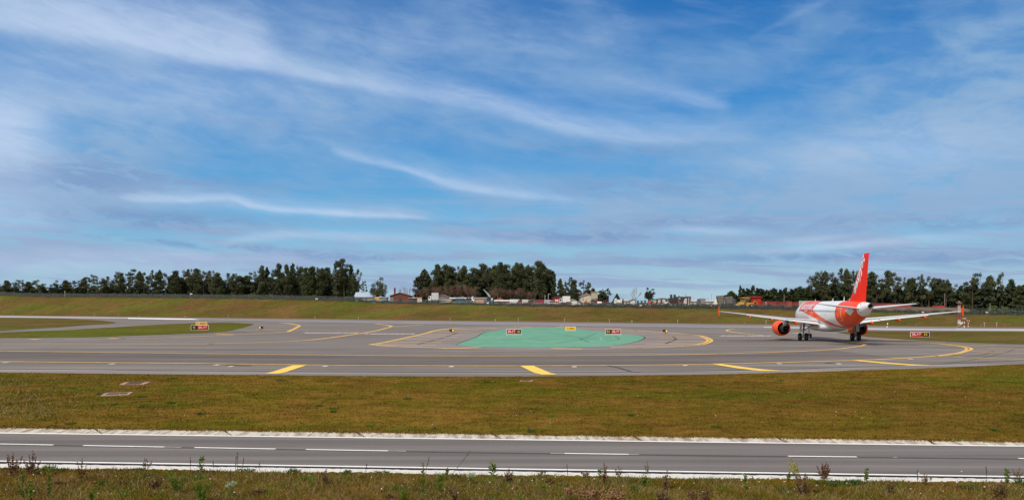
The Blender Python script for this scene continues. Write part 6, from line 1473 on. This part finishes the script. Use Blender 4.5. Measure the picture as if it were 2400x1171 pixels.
def weed(kind, px, ybase, ytop, wpx, label, tip=None):
    p = G(px, ybase); m_ = mpp(p); H_ = (ybase - ytop) * m_; w = wpx * m_
    nm = {'dock': 'dock_weed', 'stalk': 'dry_stalk', 'leafy': 'leafy_weed', 'feather': 'feathery_weed', 'low': 'green_clump', 'thistle': 'dry_thistle', 'pale': 'pale_umbel_weed', 'wispy': 'wispy_weed', 'flower': 'orange_flower_weed', 'yellow': 'yellow_flower_weed', 'drybush': 'dry_weed'}[kind]
    r = empty(nm, (p.x, p.y, .03), 0, label, 'weed'); st = MB(); V = []; Fc = []; fm = LG; sm_ = ST; lean = Vector((0, 0, 0))
    if tip: lean = Vector(((tip - px) * m_, 0, 0))
    def stem(b, t, rad): 
        mid = b.lerp(t, .5) + Vector((wr.uniform(-.02, .02), wr.uniform(-.02, .02), 0)); st.tube([b, mid, t], [rad, rad * .8, rad * .4], 5)
    Z = Vector((0, 0, 1))
    if kind in ('dock', 'drybush', 'wispy', 'thistle', 'yellow'):
        n = max(3, int(wpx / (5 if kind != 'wispy' else 4))); fm = {'dock': DK, 'drybush': LB, 'wispy': LB, 'thistle': LS, 'yellow': LY}[kind]
        for i in range(n):
            f = (i + .5) / n * 2 - 1; t = Vector((f * w / 2 * wr.uniform(.8, 1.1), wr.uniform(-.15, .15), H_ * (wr.uniform(.62, 1.0) if i != n // 2 else 1) * (1 - .18 * abs(f)))) + lean
            b = Vector((f * w * .15, wr.uniform(-.04, .04), 0)); stem(b, t, .007)
            for q in range(int(64 if kind != 'wispy' else 22)):
                u = wr.uniform(.30 if kind != 'thistle' else .5, 1); c = b.lerp(t, u); s = wr.uniform(.018, .042) * (1.25 - u * .6)
                leafq(V, Fc, c, Vector((wr.gauss(0, 1), wr.gauss(0, 1), wr.uniform(-.2, 1))), s * 1.6, s * .55)
            if kind == 'thistle':
                for q in range(3):
                    c = b.lerp(t, wr.uniform(.7, 1)) + Vector((wr.uniform(-.08, .08), wr.uniform(-.05, .05), wr.uniform(-.03, .04)))
                    for z in range(26): leafq(V, Fc, c, Vector((wr.gauss(0, 1), wr.gauss(0, 1), wr.gauss(.3, 1))), wr.uniform(.02, .042), .012)
            if kind in ('dock', 'drybush'):
                for q in range(10): leafq(V, Fc, b.lerp(t, wr.uniform(.05, .45)) + Vector((wr.uniform(-.04, .04), 0, 0)), Vector((wr.gauss(0, 1), wr.gauss(0, 1), .5)), wr.uniform(.05, .12), .02)
    elif kind == 'stalk':
        t = Vector((wr.uniform(-.03, .03), 0, H_)) + lean; stem(Vector((0, 0, 0)), t, .009); fm = DKD
        for q in range(34): leafq(V, Fc, t * wr.uniform(.45, 1), Vector((wr.gauss(0, .5), wr.gauss(0, .5), 1)), wr.uniform(.02, .05), .009)
    elif kind == 'leafy':
        sm_ = GS; t = Vector((wr.uniform(-.02, .02), 0, H_)) + lean; stem(Vector((0, 0, 0)), t, .009)
        for q in range(int(26 + H_ * 50)):
            u = wr.uniform(.08, 1); leafq(V, Fc, t * u, Vector((wr.gauss(0, 1), wr.gauss(0, 1), .9)), max(.07, w * wr.uniform(.45, .9)), .024)
    elif kind == 'feather':
        sm_ = GS
        for i in range(max(3, int(wpx / 7))):
            f = wr.uniform(-1, 1); t = Vector((f * w / 2, wr.uniform(-.1, .1), H_ * wr.uniform(.6, 1) * (1 - .2 * abs(f)))); stem(Vector((f * w * .1, 0, 0)), t, .006)
            for q in range(110):
                u = wr.uniform(.15, 1); leafq(V, Fc, t * u + Vector((wr.gauss(0, .04), wr.gauss(0, .04), wr.gauss(0, .03))), Vector((wr.gauss(0, 1), wr.gauss(0, 1), .6)), wr.uniform(.035, .07), .012)
    elif kind == 'low':
        fm = LGD if wr.random() < .6 else LG; sm_ = GS; st.cyl((0, 0, 0), (0, 0, .04), .02)
        for q in range(130): leafq(V, Fc, Vector((wr.uniform(-.5, .5) * w * .8, wr.uniform(-.25, .25), 0)), Vector((wr.gauss(0, .8), wr.gauss(0, .5), wr.uniform(.3, 1))), max(.05, H_ * wr.uniform(.5, 1.1)), max(.012, w * .02))
    elif kind == 'pale':
        fm = LP; sm_ = GS
        for i in range(9):
            t = Vector((wr.uniform(-.5, .5) * w, wr.uniform(-.1, .1), H_ * wr.uniform(.75, 1))); stem(Vector((0, 0, 0)), Vector((t.x * .3, 0, H_ * .4)), .01); stem(Vector((t.x * .3, 0, H_ * .4)), t, .005)
            for q in range(46): leafq(V, Fc, t + Vector((wr.gauss(0, .045), wr.gauss(0, .04), wr.gauss(0, .02))), Vector((wr.gauss(0, 1), wr.gauss(0, 1), wr.gauss(0, 1))), .028, .010)
    elif kind == 'flower':
        sm_ = GS
        for i in range(6):
            t = Vector((wr.uniform(-.5, .5) * w, wr.uniform(-.1, .1), H_ * wr.uniform(.7, 1))); stem(Vector((0, 0, 0)), t, .006)
            for q in range(24): leafq(V, Fc, t * wr.uniform(.1, .8), Vector((wr.gauss(0, 1), wr.gauss(0, 1), .7)), .06, .014)
    st.build('stem', sm_, r)
    def fol(nm_, V_, F_, m__):
        me = bpy.data.meshes.new(nm_); me.from_pydata([tuple(v) for v in V_], [], F_); me.update(); me.materials.append(m__); o = bpy.data.objects.new(nm_, me); C.objects.link(o); o.parent = r
    fol('leaves', V, Fc, fm)
    if kind == 'flower' or kind == 'yellow':
        for i in range(8 if kind == 'flower' else 14):
            V = []; Fc = []
            c = Vector((wr.uniform(-.5, .5) * w, wr.uniform(-.1, .1), H_ * wr.uniform(.6, 1.05))) + (lean * .9 if tip else Vector())
            for q in range(12): leafq(V, Fc, c, Vector((wr.gauss(0, 1), wr.gauss(0, 1), 1)), .028, .012)
            fol('flower_head', V, Fc, OF if kind == 'flower' else LY)
    return r
WD = [
 ('dock', 31, 1114, 1059, 42, 'rusty red dock clump, leftmost in front of the road'), ('dock', 74, 1115, 1057, 36, 'rusty red dock clump, second from the left'),
 ('low', 112, 1104, 1086, 22, 'light green tuft on kerb right of the two dock clumps'), ('low', 140, 1106, 1094, 26, 'dark green low clump by the kerb near far left'),
 ('dock', 192, 1128, 1075, 18, 'thin pair of rusty spikes at left kerb'), ('leafy', 72, 1185, 1129, 9, 'bright green upright weed at bottom left'),
 ('leafy', 52, 1180, 1112, 6, 'very thin tall green weed at bottom left'), ('leafy', 115, 1170, 1105, 6, 'thin tall green weed right of the bottom-left upright weed'),
 ('flower', 215, 1178, 1137, 26, 'green weed with orange flowers near bottom left'), ('wispy', 343, 1104, 1072, 22, 'thin wispy brown weed before road, left part'),
 ('low', 318, 1105, 1095, 40, 'broad dark green clump at kerb, left part'), ('drybush', 366, 1150, 1110, 34, 'dark brown leafy weed in the left bank'),
 ('feather', 414, 1158, 1093, 44, 'light green feathery bush left of the bright leafy shoot'), ('feather', 470, 1180, 1112, 56, 'large light green feathery bush at bottom, left part'),
 ('stalk', 448, 1114, 1071, 5, 'rust brown upright stalk left of the bright leafy shoot'), ('leafy', 471, 1110, 1074, 15, 'bright green leafy shoot crossing the white line'),
 ('stalk', 501, 1098, 1083, 4, 'short dark stalk right of the bright leafy shoot'), ('stalk', 552, 1108, 1072, 4, 'thin brown stalk, left of a group of three'),
 ('stalk', 557, 1108, 1062, 4, 'tallest thin stalk in a group of three'), ('stalk', 567, 1106, 1073, 4, 'leaning thin stalk, right of a group of three', 570),
 ('stalk', 608, 1104, 1086, 5, 'short rusty stalk standing at white kerb, left centre'), ('stalk', 539, 1132, 1103, 4, 'thin grey stalk above the pale umbel weed'),
 ('pale', 538, 1180, 1131, 24, 'pale silvery umbel weed near bottom'), ('low', 575, 1106, 1097, 50, 'dark green clump at kerb behind three stalks'),
 ('low', 685, 1110, 1096, 28, 'olive tuft on the kerb, left centre'), ('drybush', 762, 1138, 1096, 20, 'dark upright weed left of centre on the kerb'),
 ('stalk', 594, 1176, 1150, 4, 'short dark stalk near bottom right of pale umbel weed'), ('low', 812, 1110, 1101, 20, 'dark green clump at the kerb left of centre'),
 ('stalk', 842, 1170, 1135, 6, 'dark brown stalk at bottom left of centre'), ('stalk', 858, 1110, 1089, 3, 'thin vertical twig before the kerb left of centre'),
 ('low', 894, 1112, 1103, 40, 'wide olive clump at the kerb left of centre'), ('leafy', 991, 1182, 1090, 9, 'tall bright green leafy weed near centre'),
 ('stalk', 998, 1110, 1073, 5, 'curved olive spike beside the tall green weed', 1005), ('feather', 1028, 1154, 1097, 20, 'pale yellow-green feathery weed near centre'),
 ('leafy', 1047, 1114, 1103, 10, 'small dark leafy weed on kerb near centre'), ('stalk', 1060, 1113, 1058, 6, 'long brown spike leaning right over the road', 1103),
 ('pale', 1103, 1137, 1112, 14, 'small pale silvery weed near centre'), ('leafy', 1157, 1124, 1090, 20, 'bushy dark green weed at the kerb right of leaning spike'),
 ('drybush', 1193, 1132, 1101, 26, 'brownish green bush at the kerb right of centre'), ('stalk', 1241, 1176, 1140, 6, 'thin brown stalk with green top at bottom centre'),
 ('drybush', 1066, 1180, 1138, 18, 'dry brown umbel weed at bottom centre'), ('feather', 950, 1180, 1143, 24, 'low light green feathery weed at bottom left of centre'),
 ('wispy', 1270, 1118, 1103, 22, 'wispy dry weed on kerb right of centre'), ('stalk', 1331, 1132, 1089, 6, 'yellowish thin spike crossing white line right of centre'),
 ('wispy', 1372, 1120, 1104, 24, 'wispy brown tuft on the kerb, left of red-topped weed'), ('leafy', 1406, 1122, 1103, 9, 'small green shoot left of the red-topped weed'),
 ('dock', 1417, 1138, 1085, 14, 'red-topped dark weed right of centre'), ('wispy', 1450, 1120, 1092, 22, 'fine brown bushy weed right of the red-topped weed'),
 ('feather', 1508, 1142, 1110, 14, 'green weed under the fan-shaped twig'), ('wispy', 1515, 1112, 1079, 14, 'dark fan-shaped twig above the road'),
 ('drybush', 1562, 1150, 1100, 24, 'dark rusty branched weed right of the fan-shaped twig'), ('thistle', 1390, 1190, 1138, 90, 'large tan dried thistle clump at bottom right of centre'),
 ('thistle', 1336, 1180, 1136, 22, 'tan dried thistle left of the large thistle clump'), ('thistle', 1446, 1190, 1142, 40, 'tan dried thistle right of the large thistle clump'),
 ('drybush', 1553, 1190, 1124, 44, 'tall dry brown weed at bottom right of the thistles'), ('drybush', 1625, 1190, 1124, 26, 'dark dry weed, left of two near bottom right'),
 ('drybush', 1653, 1190, 1128, 30, 'dark dry weed, right of two near bottom right'), ('leafy', 1747, 1150, 1114, 9, 'thin green weed at kerb right part'),
 ('stalk', 1765, 1130, 1118, 5, 'short rusty stub on kerb right part'), ('leafy', 1848, 1130, 1112, 10, 'small dark leafy shoot left of yellow-flowered weed'),
 ('yellow', 1872, 1120, 1074, 26, 'pale yellow-flowered weed arching over the road', 1856), ('drybush', 1880, 1160, 1108, 44, 'big brown and green bush at the kerb, right part'),
 ('dock', 1932, 1124, 1083, 36, 'rusty seed spikes right of the yellow-flowered weed'), ('low', 1896, 1130, 1119, 22, 'bright green clump between brown bush and rusty spikes'),
 ('low', 1950, 1138, 1122, 80, 'wide dark green clump below the rusty spikes'), ('low', 1998, 1136, 1123, 22, 'small dark green clump right of the rusty spikes'),
 ('leafy', 2030, 1132, 1101, 10, 'slim yellow-green shoot crossing the line at right'), ('low', 2012, 1134, 1122, 24, 'light green tuft below the slim shoot'),
 ('drybush', 2088, 1160, 1126, 22, 'dark brown leaning weed on the right bank'), ('stalk', 2152, 1150, 1102, 3, 'thin dark upright stick at right'),
 ('wispy', 2170, 1140, 1110, 30, 'reddish wispy weed right of the thin stick'), ('low', 2110, 1146, 1137, 26, 'green clump left of the thin stick'),
 ('stalk', 2313, 1134, 1096, 8, 'dark upright seed spike at far right'), ('drybush', 2345, 1172, 1124, 46, 'large fluffy brown weed at far right'),
 ('leafy', 2360, 1134, 1103, 12, 'yellow-green shoot behind the fluffy brown weed'), ('low', 2396, 1138, 1118, 26, 'dark green clump at the right edge'),
 ('wispy', 2385, 1124, 1096, 20, 'fine brown wisps at the right edge'), ('low', 2270, 1146, 1136, 60, 'bright green patch of leaves at right bank'), ('low', 1690, 1150, 1138, 40, 'mid-green clump on bank below right centre')]
for a in WD: weed(*a)
GC = [(404, 889), (333, 931), (241, 939), (401, 945.5), (167, 995), (750, 953), (783, 959), (782, 967), (956, 936), (1140, 896.5), (170, 911), (181, 920), (236, 925), (290, 921), (125, 1001), (268, 950), (333, 955), (1294, 977), (1245, 1013), (1645, 906), (1830, 893), (2160, 894), (2245, 1033), (1680, 1003), (470, 972), (1112, 1016), (925, 1012), (2380, 890), (1478, 975), (870, 1000), (660, 893), (2330, 1010)]
for i, (x, y) in enumerate(sorted(GC)):
    weed('low', x, y, y - (5 if y < 960 else 7), 24 if i % 3 else 14, '%s green clump from the left in the grass field behind the road' % ordn(i + 1))['group'] = 'green clumps in the grass field'
for i, (x, y, h) in enumerate([(1951, 1009, 23), (1240, 1014, 20), (1020, 1008, 10), (1740, 1030, 12), (2340, 1000, 12)]):
    weed('wispy' if i else 'stalk', x, y, y - h, 8, '%s dry weed from left standing just above the concrete gutter' % ordn(sorted([1951, 1240, 1020, 1740, 2340]).index(x) + 1))
bc = random.Random(77); pts = []
for i in range(34):
    x = bc.uniform(10, 2390); pts.append((x, ln(x, 1112, 1149) + bc.uniform(0, 45), bc.uniform(14, 46), bc.uniform(6, 15)))
for i, (x, y, w_, h_) in enumerate(sorted(pts)):
    k_ = 'low' if i % 3 else 'drybush'
    weed(k_, x, y, y - h_, w_, '%s small leafy clump from the left, low on the near bank' % ordn(i + 1))['group'] = 'small clumps on the near bank'
blades('pale_field_tufts', 2600, lambda r, n: np.array([G(x, y)[:2] for x, y in zip(r.gamma(1.3, 90, n) - 30, r.uniform(884, 985, n))]), .10, .26, .012, 'pale dry tufts in the left end of the grass field', (.1, .1, .12, .63, .05))
# tiny white flowers
V = []; Fc = []; fr = random.Random(5)
for i in range(150):
    x = fr.uniform(0, 2400); y = fr.uniform(1110, 1170) if fr.random() < .6 else fr.uniform(890, 1000)
    p = G(x, y); z = .12 if y > 1100 else .09
    for q in range(4): leafq(V, Fc, Vector((p.x, p.y, z)), Vector((fr.gauss(0, 1), fr.gauss(0, 1), 1)), .035, .014)
me = bpy.data.meshes.new('wild_flowers'); me.from_pydata([tuple(v) for v in V], [], Fc); me.materials.append(mat('petal_white', (.75, .72, .62), .8, .05)); o = bpy.data.objects.new('wild_flowers', me); C.objects.link(o)
tag(o, 'tiny white flowers scattered through the grass', 'flowers', None, 'stuff')
